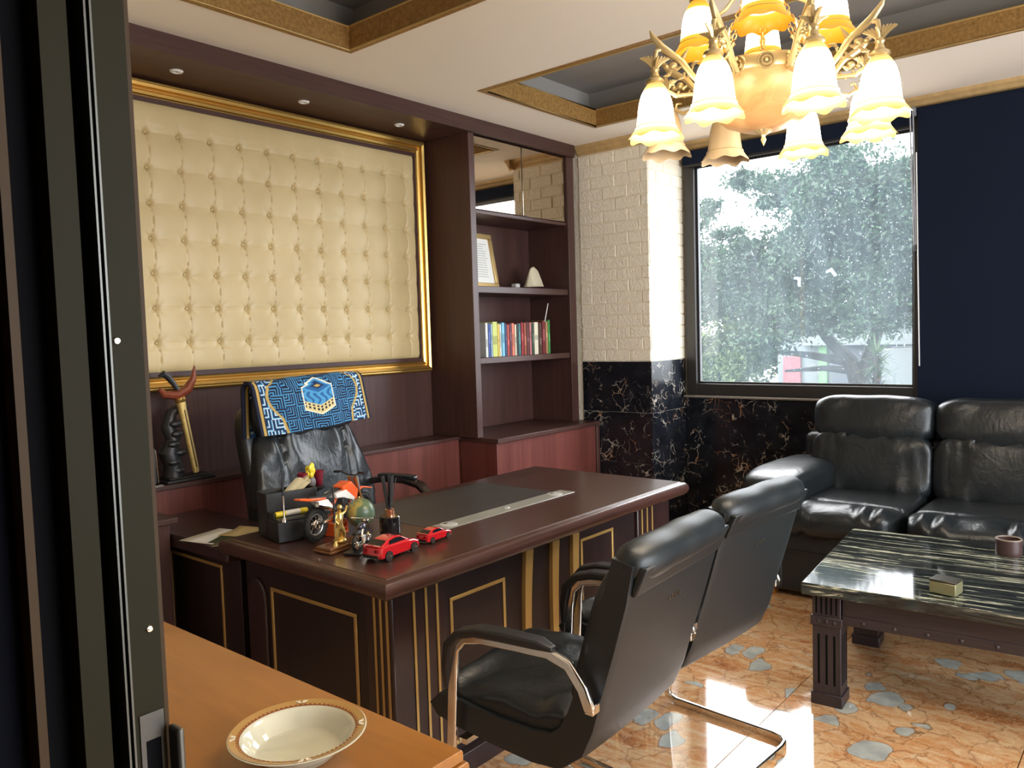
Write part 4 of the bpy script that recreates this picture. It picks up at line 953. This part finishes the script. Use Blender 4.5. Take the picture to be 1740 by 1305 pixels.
# statuette with pen on wooden plinth
stt = thing('statuette_pen_stand', 'gilt standing statuette on a wooden plinth with a black upright pen', 'statuette', (1.705, 2.245, DZ), math.radians(4))
obj('plinth', MB().box(-.09, .09, -.045, .045, 0, .008).box(-.083, .083, -.039, .039, .008, .018), plain('varnished_plinth', lin(120, 78, 44), .25, coat=.4), stt, bevel=.002)
gd = plain('polished_brass', (.80, .58, .20), .25, .95)
fg_ = MB()
fg_.ball((-.005, .0, .026), (.026, .022, .012), 16, 8).tube([(-.014, 0, .03), (-.012, .004, .055), (-.006, 0, .075)], [.009, .011, .012], 10).tube([(.006, 0, .03), (.009, -.004, .052), (-.002, 0, .075)], [.009, .010, .012], 10)
fg_.tube([(-.004, 0, .07), (-.006, 0, .095), (-.004, 0, .118), (-.003, 0, .13)], [.014, .013, .016, .006], 12).ball((-.003, -.002, .142), (.0095, .010, .012), 12, 8)
fg_.tube([(-.018, 0, .117), (-.030, -.004, .10), (-.022, -.016, .088)], [.006, .0055, .004], 8).tube([(.011, 0, .117), (.022, -.004, .125), (.026, -.008, .145)], [.006, .005, .004], 8)
obj('figure', fg_, gd, stt, ang=70)
obj('pen_socket', MB().lathe([(0, .018), (.010, .018), (.009, .024), (.004, .034), (0, .034)], 16, c=(-.045, -.022, 0)), gd, stt)
obj('pen', MB().tube([(-.045, -.022, .03), (-.045, -.022, .10)], [.0028, .0038], 10), gd, stt); obj('pen_barrel', MB().tube([(-.045, -.022, .10), (-.0455, -.022, .225)], [.0042, .0026], 10), BP, stt)
# chrome motorcycle
cm = thing('chrome_motorcycle', 'tiny silver model cruiser motorcycle on a black plate, beside the red cars', 'toy motorcycle', (1.705, 2.155, DZ), math.radians(28))
obj('display_base', MB().box(-.055, .125, -.03, .03, 0, .008), BP, cm, bevel=.002)
CH = M['chrome']; wheel(cm, (-.02, 0, .032), .024, .005, False, CH, CH); wheel(cm, (.09, 0, .034), .026, .0045, False, CH, CH)
obj('frame', MB().tube([(-.02, .008, .032), (.02, .008, .03), (.055, .006, .03), (.065, 0, .075)], .003, 6).tube([(-.02, -.008, .032), (.02, -.008, .03), (.055, -.006, .03), (.065, 0, .075)], .003, 6), CH, cm)
obj('engine', MB().box(.012, .048, -.012, .012, .024, .05).cyl((.022, 0, .045), (.014, 0, .068), .008, n=10).cyl((.036, 0, .045), (.046, 0, .066), .008, n=10), M['chrome_dark'], cm, bevel=.002)
obj('fuel_tank', MB().ball((.042, 0, .078), (.026, .013, .011), 16, 10), plain('blue_black_paint', (.03, .03, .06), .2, coat=1), cm)
obj('bike_seat', MB().ball((-.002, 0, .066), (.028, .011, .007), 14, 8, .7), BP, cm)
obj('fork', MB().tube([(.09, -.009, .034), (.066, -.009, .095)], .0028, 6).tube([(.09, .009, .034), (.066, .009, .095)], .0028, 6), CH, cm)
obj('handlebar', MB().tube([(.045, -.04, .105), (.062, -.015, .10), (.062, .015, .10), (.045, .04, .105)], .0025, 6), CH, cm)
obj('headlamp', MB().ball((.082, 0, .088), (.008, .010, .010), 12, 8), CH, cm)
obj('exhaust', MB().tube([(.03, -.013, .04), (.02, -.016, .024), (-.045, -.018, .026)], [.003, .004, .0055], 8), CH, cm)
# black cylinder with copper neck and sticks
df = thing('reed_diffuser', 'black cylindrical diffuser with copper neck and black reeds on the desk', 'diffuser', (1.940, 2.255, DZ), 0)
obj('bottle', MB().lathe([(0, 0), (.037, 0), (.039, .002), (.039, .062), (.036, .066), (0, .066)], 32), plain('gloss_black_glass', (.010, .010, .011), .1, coat=.5), df)
obj('neck', MB().lathe([(.0, .064), (.0175, .066), (.0175, .09), (.015, .092), (0, .092)], 24), M['copper'], df)
rdm = MB()
for (a, b) in ((-.03, .0), (-.012, .015), (.004, -.01), (.012, .012), (.018, -.004)): rdm.tube([(a*.2, b*.2, .088), (a, b, .215)], .0050, 6)
rdm.tube([(.006, 0, .09), (.034, -.004, .205)], .002, 6); obj('reed', rdm, BP, df, kind='stuff')
# red model cars
def car(nm, loc, rz, s, lab):
    r = thing(nm, lab, 'toy car', loc, rz, group='red model cars on the desk'); m_ = M['red_paint']
    B = [(-.100, .020), (-.098, .036), (-.094, .047), (-.060, .050), (.020, .048), (.070, .043), (.094, .035), (.099, .022), (.097, .012), (-.096, .012)]
    mb = MB(); Vv = []; yy = [-.041, -.038, -.02, .02, .038, .041]
    for y in yy:
        k = 1-.05*(abs(y) > .037)-.03*(abs(y) > .04)
        for (x, z) in B: Vv.append((x*k*(1-.02*(abs(y)/.041)**4), y, .012+(z-.012)*(1 if abs(y) < .039 else .88)))
    nb = len(B); F_ = [(a*nb+i, a*nb+(i+1) % nb, (a+1)*nb+(i+1) % nb, (a+1)*nb+i) for a in range(len(yy)-1) for i in range(nb)]+[tuple(range(nb)), tuple((len(yy)-1)*nb+i for i in range(nb-1, -1, -1))]
    def sc(V_): return [(x*s, y*s, z*s) for x, y, z in V_]
    obj('body', MB().add(sc(Vv), F_), m_, r, ang=28, bevel=.002*s)
    C = [(-.090, .046), (-.048, .064), (-.015, .0685), (.010, .066), (.046, .046)]
    Vc = []; 
    for side, off in ((-1, 0), (1, 0)):
        for (x, z) in C: Vc.append((x, side*(.037-.011*(z-.046)/.0225), z))
    Fc = [(i, i+1, 6+i, 5+i) for i in range(4)]+[(0, 1, 2, 3, 4), (9, 8, 7, 6, 5), (0, 5, 9, 4)]
    obj('roof', MB().add(sc(Vc), Fc), m_, r, ang=28, bevel=.003*s)
    g = MB()
    for side in (-1, 1):
        q = [(-.052, .050), (-.044, .060), (-.014, .0640), (.008, .0620), (.030, .050)]
        g.add(sc([(x, side*(.0376-.011*(z-.046)/.0225), z) for x, z in q]), [(0, 1, 2, 3, 4)])
    g.add(sc([(.0440, -.030, .0480), (.0440, .030, .0480), (.0150, .0265, .0640), (.0150, -.0265, .0640)]), [(0, 1, 2, 3)])
    g.add(sc([(-.0835, -.029, .0498), (-.0835, .029, .0498), (-.0540, .0260, .0624), (-.0540, -.0260, .0624)]), [(0, 1, 2, 3)])
    gw = obj('windows', g, M['glass_dark'], r, smooth=False)
    mo_ = gw.modifiers.new('t', 'SOLIDIFY'); mo_.thickness = .0012*s; mo_.offset = 0
    for x in (-.060, .062):
        for y in (-.038, .038):
            wv_ = obj('wheel', MB().tube(sc([(x, y-.007, .0165), (x, y+.007, .0165)]), .0165*s, 20), M['tyre'], r)
            hb = MB(); sy = 1 if y > 0 else -1
            hb.torus((x*s, (y+sy*.0068)*s, .0165*s), .0105*s, .0012*s, 'y', 20, 5)
            for k in range(5): hb.cyl((x*s, (y+sy*.0072)*s, .0165*s), ((x+.0105*math.cos(k*1.257))*s, (y+sy*.0072)*s, (.0165+.0105*math.sin(k*1.257))*s), .0016*s, n=5)
            obj('hub', hb, M['chrome_dark'], wv_)
    tm = plain('tail_lamp', (.25, .0, .01), .2)
    for y in (-.030, -.023, .016, .023): obj('tail_light', MB().box(-.1005*s, -.0975*s, y*s, (y+.0055)*s, .032*s, .042*s), tm, r)
    obj('bumper', MB().box(-.1005*s, -.096*s, -.03*s, .03*s, .014*s, .024*s), BP, r); obj('spoiler', MB().box(-.097*s, -.085*s, -.034*s, .034*s, .0495*s, .053*s), m_, r, bevel=.001*s)
    return r
car('model_car', (1.742, 2.022, DZ), math.radians(7), 1.04, 'larger red model sports car at the near edge of the desk')
car('model_car', (1.962, 2.044, DZ), math.radians(5), .70, 'smaller red model sports car ahead of the larger one on the desk')
# ================================================================== CHANDELIER
def lampmat(nm, stops, strength):
    t = NT(nm); c = t.n('TexCoord'); s_ = t.n('SeparateXYZ'); t.l(c.outputs['Object'], s_.inputs[0]); z = t.math('DIVIDE', s_.outputs['Z'], .15)
    cr = t.ramp(z, stops); t.l(cr, t.b.inputs['Emission Color']); t.b.inputs['Emission Strength'].default_value = strength
    t.col(t.mix(.6, (.05, .03, .01), cr)); t.set(Roughness=.3, Specular_IOR_Level=.25); return t.m
LAMP = 9; BULB = 3.5
MB_LO = lampmat('lit_bell_glass', [(0, (.070, .042, .010)), (.10, (.100, .076, .030)), (.24, (.22, .19, .12)), (.40, (1, .86, .62)), (.70, (1, .86, .62)), (.86, (.085, .062, .020)), (1, (.040, .024, .005))], LAMP)
MB_UP = lampmat('lit_amber_bell_glass', [(0, (.060, .020, .0008)), (.14, (.072, .030, .0016)), (.26, (.062, .036, .003)), (.36, (.8, .62, .34)), (.62, (1, .82, .52)), (.82, (.080, .040, .003)), (1, (.045, .016, .0008))], LAMP)
MB_OFF = plain('unlit_frosted_bell_glass', lin(168, 148, 118), .35)
gilt = plain('antique_gilt', (.50, .40, .22), .38, .7)
chd = thing('chandelier', 'gilt chandelier with two tiers of flower-bell glass shades and an alabaster bowl', 'chandelier', (2.223, .919, 2.2), 0)
bp_ = [(.076, -.002), (.070, .006), (.060, .020), (.0535, .036), (.0505, .055), (.0485, .075), (.045, .097), (.039, .117), (.030, .135), (.021, .147), (.018, .150)]
def scal(r, z, a):
    k = max(0, 1-z/.022); return (r*(1+.045*k*math.cos(8*a)), z-.0040*k*math.cos(8*a)+.0012*k*math.cos(4*a))
bell = MB().lathe(bp_, 64, fn=scal, cap=False)
ringm = MB().lathe([(.0565, .0275), (.0585, .029), (.0565, .0305)], 40, cap=False)
b0 = None
cupb = MB().lathe([(.022, .146), (.026, .150), (.024, .158), (.013, .166), (.010, .178), (.013, .184), (.008, .194)], 20)
fan = MB()
for k in range(11):
    a = -1.15+2.3*k/10; fan.tube([(.006*math.sin(a), 0, .190), (.024*math.sin(a), 0, .205+.004*math.cos(a)), (.046*math.sin(a), 0, .212+.012*math.cos(a))], [.003, .004, .0025], 6)
    fan.tube([(0, .006*math.sin(a), .190), (0, .022*math.sin(a), .204), (0, .040*math.sin(a), .212)], [.003, .0035, .002], 6)
arm = MB().tube([(.12, 0, .015), (.145, 0, -.02), (.175, 0, -.022), (.205, 0, .008), (.235, 0, .045), (.265, 0, .065), (.29, 0, .082), (.315, 0, .112), (.322, 0, .128)], [.010, .009, .008, .0085, .009, .010, .011, .007, .002], 10)
arm.tube([(.235, 0, .045), (.225, 0, .062), (.212, 0, .082)], [.008, .006, .001], 8).tube([(.285, 0, .08), (.305, 0, .072), (.31, 0, .045)], [.008, .007, .006], 8)
arm.tube([(.16, 0, -.022), (.20, 0, -.045), (.25, 0, -.05), (.275, 0, -.035), (.27, 0, -.018), (.255, 0, -.02)], [.006, .006, .006, .005, .004, .003], 8)
for (x, z, r) in ((.258, .034, .013), (.278, .030, .009)): arm.ball((x, 0, z), (r, .010, r*.8), 10, 6)
for (x, z, a_) in ((.235, .03, -.5), (.225, .015, -1.2), (.262, .02, -1.0), (.205, .03, 2.2), (.185, .0, 2.4)): arm.tube([(x, 0, z), (x+.014*math.cos(a_), 0, z+.014*math.sin(a_)), (x+.030*math.cos(a_+.4), 0, z+.030*math.sin(a_+.4))], [.003, .006, .001], 6)
arm0 = None
for k in range(8):
    a = math.radians(135+45*k); off = k in (6, 7)
    if b0 is None:
        b0 = obj('bell_shade', bell, MB_LO, chd, ang=80, label='glowing white bell shade'); bb_ = b0
        r0_ = obj('shade_ring', ringm, gilt, b0); f0 = obj('shade_cup', cupb, gilt, chd); s0 = obj('shell_leaf', fan, gilt, chd); arm0 = obj('arm', arm, gilt, chd); f, s_, ar_ = f0, s0, arm0
    else: bb_ = inst(b0, chd); inst(r0_, bb_); f = inst(f0, chd); s_ = inst(s0, chd); ar_ = inst(arm0, chd)
    L_ = (.31*math.cos(a), .31*math.sin(a), 2.036-2.2)
    for q in (bb_, f, s_): q.location = L_; q.rotation_euler = (0, 0, a)
    ar_.rotation_euler = (0, 0, a)
    if not off:
        pl_ = bpy.data.lights.new('bulb', 'POINT'); pl_.energy = BULB; pl_.color = (1, .88, .72); pl_.shadow_soft_size = .03
        po = bpy.data.objects.new('bulb', pl_); COL.objects.link(po); po.parent = chd; po.location = (L_[0], L_[1], L_[2]-.012)
    if off: bb_.material_slots[0].link = 'OBJECT'; bb_.material_slots[0].material = MB_OFF; bb_['label'] = 'unlit frosted bell shade'
ua0 = None
uarm = MB().tube([(.02, 0, .30), (.05, 0, .345), (.10, 0, .36), (.15, 0, .33), (.172, 0, .275), (.174, 0, .25)], [.007, .008, .008, .008, .008, .007], 8)
uarm.tube([(.03, 0, .25), (.07, 0, .235), (.10, 0, .20), (.125, 0, .185), (.145, 0, .20), (.138, 0, .215), (.127, 0, .208)], [.006, .006, .006, .005, .004, .003, .002], 8)
for k in range(4):
    a = math.radians(112.5+90*k); L_ = (.174*math.cos(a), .174*math.sin(a), 2.287-2.2)
    bb_ = inst(b0, chd, L_, a, mat=MB_UP, label='glowing amber bell shade'); inst(r0_, bb_); f = inst(f0, chd, L_, a)
    if ua0 is None: ua0 = obj('upper_arm', uarm, gilt, chd); q = ua0
    else: q = inst(ua0, chd)
    q.rotation_euler = (0, 0, a)
t = NT('alabaster'); t.set(Roughness=.35, Subsurface_Weight=.0); f = t.noise(t.coord(), 14, 5, .6, 1); t.col(t.ramp(f, [(.35, lin(172, 128, 84)), (.65, lin(192, 152, 106))])); MALA = t.m
obj('bowl', MB().lathe([(0, -.148), (.06, -.143), (.105, -.125), (.138, -.095), (.157, -.055), (.164, -.02), (.164, .0), (.160, .0), (.158, -.03), (.13, -.09), (0, -.14)], 56), MALA, chd)
bw = obj('bowl_band', MB().lathe([(.163, -.018), (.167, -.012), (.167, .012), (.163, .020), (.154, .020), (.154, -.018)], 56), gilt, chd)
for k in range(14):
    a = 2*PI*k/14; ro = MB(); Mx = Matrix.Rotation(a, 4, 'Z') @ Matrix.Translation((.167, 0, -.004))
    tmp = MB().torus((0, 0, 0), .020, .0035, 'x', 18, 6).torus((.002, 0, 0), .011, .003, 'x', 14, 6).ball((.003, 0, 0), .005, 8, 6)
    ro.add([tuple(Mx @ Vector(v)) for v in tmp.v], tmp.f); obj('rosette', ro, gilt, chd)
obj('finial', MB().lathe([(.0, -.190), (.004, -.182), (.008, -.172), (.005, -.165), (.006, -.160), (.020, -.150), (.024, -.146), (.006, -.143)], 20, fn=lambda r, z, a: (r*(1+.12*math.cos(10*a)*(z > -.158)), z)), gilt, chd)
obj('centre_rod', MB().lathe([(.007, -.14), (.007, .20), (.018, .21), (.022, .24), (.03, .28), (.018, .32), (.008, .35), (.008, .60)], 18), plain('amber_gilt', (.62, .34, .10), .35, .7), chd)
obj('ceiling_rose', MB().lathe([(.008, .58), (.03, .59), (.06, .612), (.065, .636), (0, .636)], 28), gilt, chd)
for k in range(6):
    a = math.radians(22.5+60*k); c_ = MB(); p = Vector((.025*math.cos(a), .025*math.sin(a), .27)); q_ = Vector((.145*math.cos(a), .145*math.sin(a), .02)); n_ = 16
    d = (q_-p)
    for j in range(n_):
        m_ = p+d*((j+.5)/n_); e = d.normalized()*.0105; s1 = Vector((-math.sin(a), math.cos(a), 0)) if j % 2 else d.cross(Vector((-math.sin(a), math.cos(a), 0))).normalized()
        c_.tube([m_-e, m_-e*.5+s1*.006, m_+e*.5+s1*.006, m_+e, m_+e*.5-s1*.006, m_-e*.5-s1*.006], .0018, 5, closed=True)
    obj('chain', c_, plain('amber_chain', (.6, .32, .10), .35, .7) if k == 0 else bpy.data.materials['amber_chain'], chd)
# ================================================================== BLINDS AT THE WINDOW
rb = thing('roller_blind', 'dark navy roller blind pulled down right of the window', 'blind', (5.2, -.4, 2.74))
obj('blind_fabric', MB().box(5.248, 5.251, -1.9, 1.226, 1.0, 2.746), M['navy'], rb, world=True, smooth=False)
obj('roller_tube', MB().tube([(5.268, -1.92, 2.752), (5.268, 1.242, 2.752)], .019, 16), M['navy'], rb, world=True)
obj('bottom_bar', MB().box(5.242, 5.257, -1.9, 1.226, .98, 1.002), M['frame_dark'], rb, world=True)
obj('bracket', MB().box(5.203, 5.313, 1.235, 1.25, 2.72, 2.766), plain('grey_bracket', lin(120, 124, 130), .5), rb, world=True, bevel=.002)
ru = thing('raised_blind', 'rolled-up navy blind in its cassette above the window glass', 'blind', (5.24, 1.98, 2.72))
obj('cassette', MB().box(5.234, 5.278, 1.26, 2.772, 2.668, 2.764), M['navy'], ru, world=True, bevel=.008)
obj('hem_bar', MB().box(5.248, 5.26, 1.27, 2.76, 2.653, 2.668), M['frame_dark'], ru, world=True)
wd = thing('blind_wand', 'pale twin blind cords hanging beside the window frame', 'blind cord', (5.203, 1.24, 2.71))
lg_ = plain('pale_grey_cord', lin(150, 152, 156), .5)
obj('cord', MB().tube([(5.203, 1.258, 2.723), (5.203, 1.235, 1.95)], .0045, 8), lg_, wd, world=True); obj('cord', MB().tube([(5.21, 1.243, 2.723), (5.21, 1.224, 1.95)], .0045, 8), lg_, wd, world=True)
obj('cord_weight', MB().tube([(5.206, 1.230, 1.96), (5.206, 1.230, 1.92)], .008, 8), plain('dark_weight', (.03, .03, .035), .4), wd, world=True)
ed = MB().tube([(5.206, 1.224, 2.498), (5.206, 1.205, 1.238)], .0035, 8)  # white tube stands in for daylight leaking at the blind edge
tag(rebase(obj('light_leak_strip', ed, M['white']), (5.206, 1.224, 2.498)), 'thin white strip painted as daylight leaking past the edge of the lowered navy blind', 'blind cord')
t = NT('pale_film'); tl = t.n('BsdfTranslucent'); tl.inputs[0].default_value = (.42, .46, .48, 1); t.l(tl.outputs[0], t.out.inputs[0]); FILM = t.m
def chev(nm, loc, rot, lab):
    pl = [(-.032, -.030), (-.012, .030), (.030, .022), (.034, .004), (.004, .006), (-.012, -.034)]
    mb = MB().prism(pl, -.0004, .0004, 'x'); o = obj(nm, mb, FILM, smooth=False); o.location = loc; o.rotation_euler = (rot, 0, 0)
    return tag(o, lab, 'sticker')
chev('sticker_scrap', (5.3375, 1.980, 1.797), .35, 'pale bent scrap of film stuck on the glass, left of the pair'); chev('sticker_scrap', (5.3375, 1.761, 1.838), -.25, 'pale bent scrap of film stuck on the glass, right of the pair')
t = NT('rain_drops'); tl = t.n('BsdfTranslucent'); tr = t.n('BsdfTransparent'); mx = t.n('MixShader'); mx.inputs[0].default_value = .16; t.l(tr.outputs[0], mx.inputs[1]); t.l(tl.outputs[0], mx.inputs[2]); tl.inputs[0].default_value = (.85, .95, 1, 1); t.l(mx.outputs[0], t.out.inputs[0])
rw = random.Random(3); wdm = MB()
while len(wdm.f) < 900:
    y, z = rw.uniform(1.27, 2.69), rw.uniform(1.12, 2.64); u = (2.69-y)/1.42; q = (z-1.1)/1.5
    if rw.random() > .12+.75*max(0, 1-abs(q-.62)/.45)*(.25+.75*u): continue
    r = rw.uniform(.0016, .0042); wdm.add([(5.3455, y+r*math.cos(k*1.047), z+r*1.25*math.sin(k*1.047)) for k in range(6)], [(0, 1, 2, 3, 4, 5)])
obj('rain_drops', wdm, t.m, bpy.data.objects['window_1'], smooth=False, kind='stuff')
# ================================================================== OUTSIDE
rng = np.random.default_rng(5)
struct('ground', MB().box(5.25, 60, -30, 50, -.5, -.4), plain('street_paving', lin(84, 84, 82), .9), smooth=False)
def leafmat(nm, a, b):
    t = NT(nm); f = t.noise(t.coord(), 1.6, 4, .6); c = t.ramp(f, [(.35, a), (.65, b)]); t.col(c); t.set(Roughness=.6)
    tl = t.n('BsdfTranslucent'); t.l(c, tl.inputs[0]); mx = t.n('MixShader'); mx.inputs[0].default_value = .35; t.l(t.b.outputs[0], mx.inputs[1]); t.l(tl.outputs[0], mx.inputs[2]); t.l(mx.outputs[0], t.out.inputs[0]); return t.m
LG = leafmat('green_leaves', lin(16, 36, 24), lin(40, 66, 40)); LG2 = leafmat('yellow_green_leaves', lin(38, 58, 28), lin(78, 90, 46)); BARK = plain('dark_bark', lin(34, 30, 28), .9)
def foliage(nm, blobs, dens, size, mat, par):
    C = []
    for (x, y, z, rx, ry, rz) in blobs:
        n_ = int(dens*rx*ry*rz); p = rng.normal(size=(n_, 3)); p /= np.linalg.norm(p, axis=1)[:, None]; p *= rng.random(n_)[:, None]**.45
        # clump
        k = max(6, int(26*rx*ry*rz**.5)); cc = rng.normal(size=(k, 3)); cc /= np.linalg.norm(cc, axis=1)[:, None]; cc *= rng.random(k)[:, None]**.4; idx = rng.integers(0, k, n_)
        p = cc[idx]*.85+p*np.where(rng.random(n_)[:, None] < .22, .75, .28); C.append(p*np.array([rx, ry, rz])+np.array([x, y, z]))
    C = np.concatenate(C); n_ = len(C); d = rng.normal(size=(n_, 3)); d /= np.linalg.norm(d, axis=1)[:, None]; e = np.cross(d, rng.normal(size=(n_, 3))); e /= np.linalg.norm(e, axis=1)[:, None]
    s_ = size*(.6+.8*rng.random(n_))[:, None]; V = np.stack([C-d*s_, C+e*s_*.4, C+d*s_, C-e*s_*.4], 1).reshape(-1, 3)
    me = bpy.data.meshes.new(nm); me.vertices.add(4*n_); me.vertices.foreach_set('co', V.ravel()); me.loops.add(4*n_); me.loops.foreach_set('vertex_index', np.arange(4*n_)); me.polygons.add(n_); me.polygons.foreach_set('loop_start', np.arange(n_)*4); me.update(calc_edges=True); me.validate()
    me.materials.append(mat); o = bpy.data.objects.new(nm, me); COL.objects.link(o); o.parent = par; o['kind'] = 'stuff'
    Mi = MATW[par.name].inverted(); me.transform(Mi); return o
tr = thing('tree', 'large leafy street tree with dark forked branches outside the window', 'tree', (14.2, 4.2, -.4))
foliage('foliage', [(14, 4.47, 3.6, 1.2, .95, .95), (14.3, 3.7, 3.7, 1.0, .7, .5), (14, 5.35, 3.95, 1, .65, .42), (14, 5.0, 2.6, 1.1, .85, .75), (13.7, 6.2, 2.15, 1, .75, .6), (13.6, 5.5, 1.45, 1, .7, .5), (13.8, 3.9, 2.3, .9, .65, .6), (14, 3.3, 2.9, 1, .7, .9), (14, 6.5, 3.2, .7, .32, .25), (14, 3.55, 1.6, .7, .4, .45), (14, 6.75, 2.75, .8, .4, .35), (13.9, 5.9, 2.9, .8, .45, .45), (13.8, 6.3, 1.2, .8, .7, .6), (13.6, 4.9, 1.75, .7, .7, .35), (13.6, 4.2, 1.55, .6, .55, .30), (14, 6.1, 4.15, .8, .5, .22), (14, 6.9, 3.75, .6, .35, .2), (14, 2.2, 3, 1.2, 1.2, 1.3)], 26000, .05, LG, tr)
bt_ = MB().tube([(14.2, 4.15, -.4), (14.2, 4.2, .4), (14.15, 4.35, .85), (14.1, 4.75, 1.3), (14, 5.1, 1.9), (14, 5.3, 2.8)], [.22, .17, .13, .09, .07, .03], 10).tube([(14.15, 4.35, .85), (14, 5.0, .98), (13.9, 5.6, 1.05)], [.09, .06, .03], 8).tube([(14.2, 4.2, .5), (14.2, 3.9, 1.5), (14.1, 4.1, 2.6), (14, 4.4, 3.8)], [.13, .10, .07, .03], 8).tube([(14.15, 4.3, .7), (14, 4.75, .75), (13.9, 5.4, .70)], [.07, .05, .02], 8)
obj('trunk', bt_, BARK, tr, world=True)
sh_ = thing('shrub', 'yellow-green bushy shrub low at the left outside the window', 'shrub', (13.2, 6.6, -.4))
foliage('foliage', [(13.2, 6.3, 1.0, .8, .9, .6), (13.2, 6.8, .4, .9, .8, .75), (13.1, 6.0, .55, .7, .45, .7)], 20000, .045, LG2, sh_)
obj('stem', MB().tube([(13.2, 6.6, -.4), (13.2, 6.6, .8)], [.05, .03], 8), BARK, sh_, world=True)
yu = thing('yucca', 'spiky yucca with long narrow leaves outside, right of the tree trunk', 'plant', (13.0, 3.62, -.4))
sk = MB().tube([(13, 3.62, -.4), (13, 3.62, 1.0)], [.07, .05], 8); obj('stem', sk, BARK, yu, world=True)
yl = MB()
for k in range(110):
    a, e_ = random.random()*2*PI, random.uniform(-.5, 1.4); l_ = random.uniform(.3, .48); z0 = random.choice([.4, .6, .85, 1.0]); d = Vector((math.cos(a)*math.cos(e_), math.sin(a)*math.cos(e_), math.sin(e_))); s1 = Vector((-math.sin(a), math.cos(a), 0))*.018; b_ = Vector((13, 3.62, z0)); yl.add([b_-s1, b_+s1, b_+d*l_*.6+s1*.8, b_+d*l_-Vector((0, 0, .03)), b_+d*l_*.6-s1*.8], [(0, 1, 2, 3, 4)])
obj('leaf', yl, leafmat('yucca_leaf', lin(28, 48, 28), lin(56, 78, 46)), yu, world=True, smooth=False, kind='stuff')
hs = thing('house', 'white walled house with red door and pale green panel across the street', 'building', (20, 7.0, -.4))
WW = plain('white_render', lin(96, 102, 102), .9)
WB('house_wall', hs, WW, (19.5, 24, 4.2, 7.75, -.4, 1.35), bevel=0); WB('roof', hs, plain('pale_green_roof', lin(70, 104, 82), .7), (19.0, 24.5, 4.0, 7.3, 1.75, 2.0), bevel=0); WB('upper_wall', hs, WW, (19.9, 24, 4.4, 7.1, 1.35, 1.75), bevel=0)
WB('red_door', hs, plain('red_door_paint', lin(112, 50, 54), .6), (19.40, 19.5, 7.15, 7.58, -.4, .75), bevel=.01); WB('green_panel', hs, plain('green_panel_paint', lin(76, 120, 70), .6), (19.42, 19.5, 6.52, 6.72, -.4, 1.0), bevel=.01)
WB('shutter', hs, plain('grey_shutter', lin(64, 68, 74), .7), (19.42, 19.5, 5.0, 6.4, -.4, 1.0), bevel=.01); WB('porch_lintel', hs, WW, (19.2, 19.5, 4.6, 7.1, 1.0, 1.25), bevel=.02)
gw_ = thing('garden_wall', 'pale wall with square wire grille right of the yucca outside', 'wall', (18, 4.2, -.4))
WB('wall_block', gw_, WW, (18, 18.2, 2.0, 4.9, -.4, .95), bevel=.01)
gr_ = MB()
for k in range(16): gr_.box(17.98, 18.0, 2.2+k*.16, 2.215+k*.16, .95, 1.7)
for k in range(6): gr_.box(17.98, 18.0, 2.2, 4.7, .98+k*.14, .995+k*.14)
obj('wire_grille', gr_, plain('grille_metal', lin(90, 94, 98), .6), gw_, world=True, smooth=False)
t2 = thing('tree', 'hazy distant tree behind the large street tree, upper left through the window', 'tree', (26, 12, -.4))
foliage('foliage', [(24, 9.5, 1.2, 1.5, 1.5, 1.3), (26, 12.6, 3.0, 2, 1.6, 1.6), (26, 9.5, 2.6, 2, 1.8, 1.6), (26, 13.4, 5.4, 1.3, .9, .6), (27, 7, 3.2, 2, 1.8, 1.8)], 2200, .10, LG, t2)
obj('trunk', MB().tube([(26, 12, -.4), (26, 12, 2.5)], [.25, .15], 8), BARK, t2, world=True)
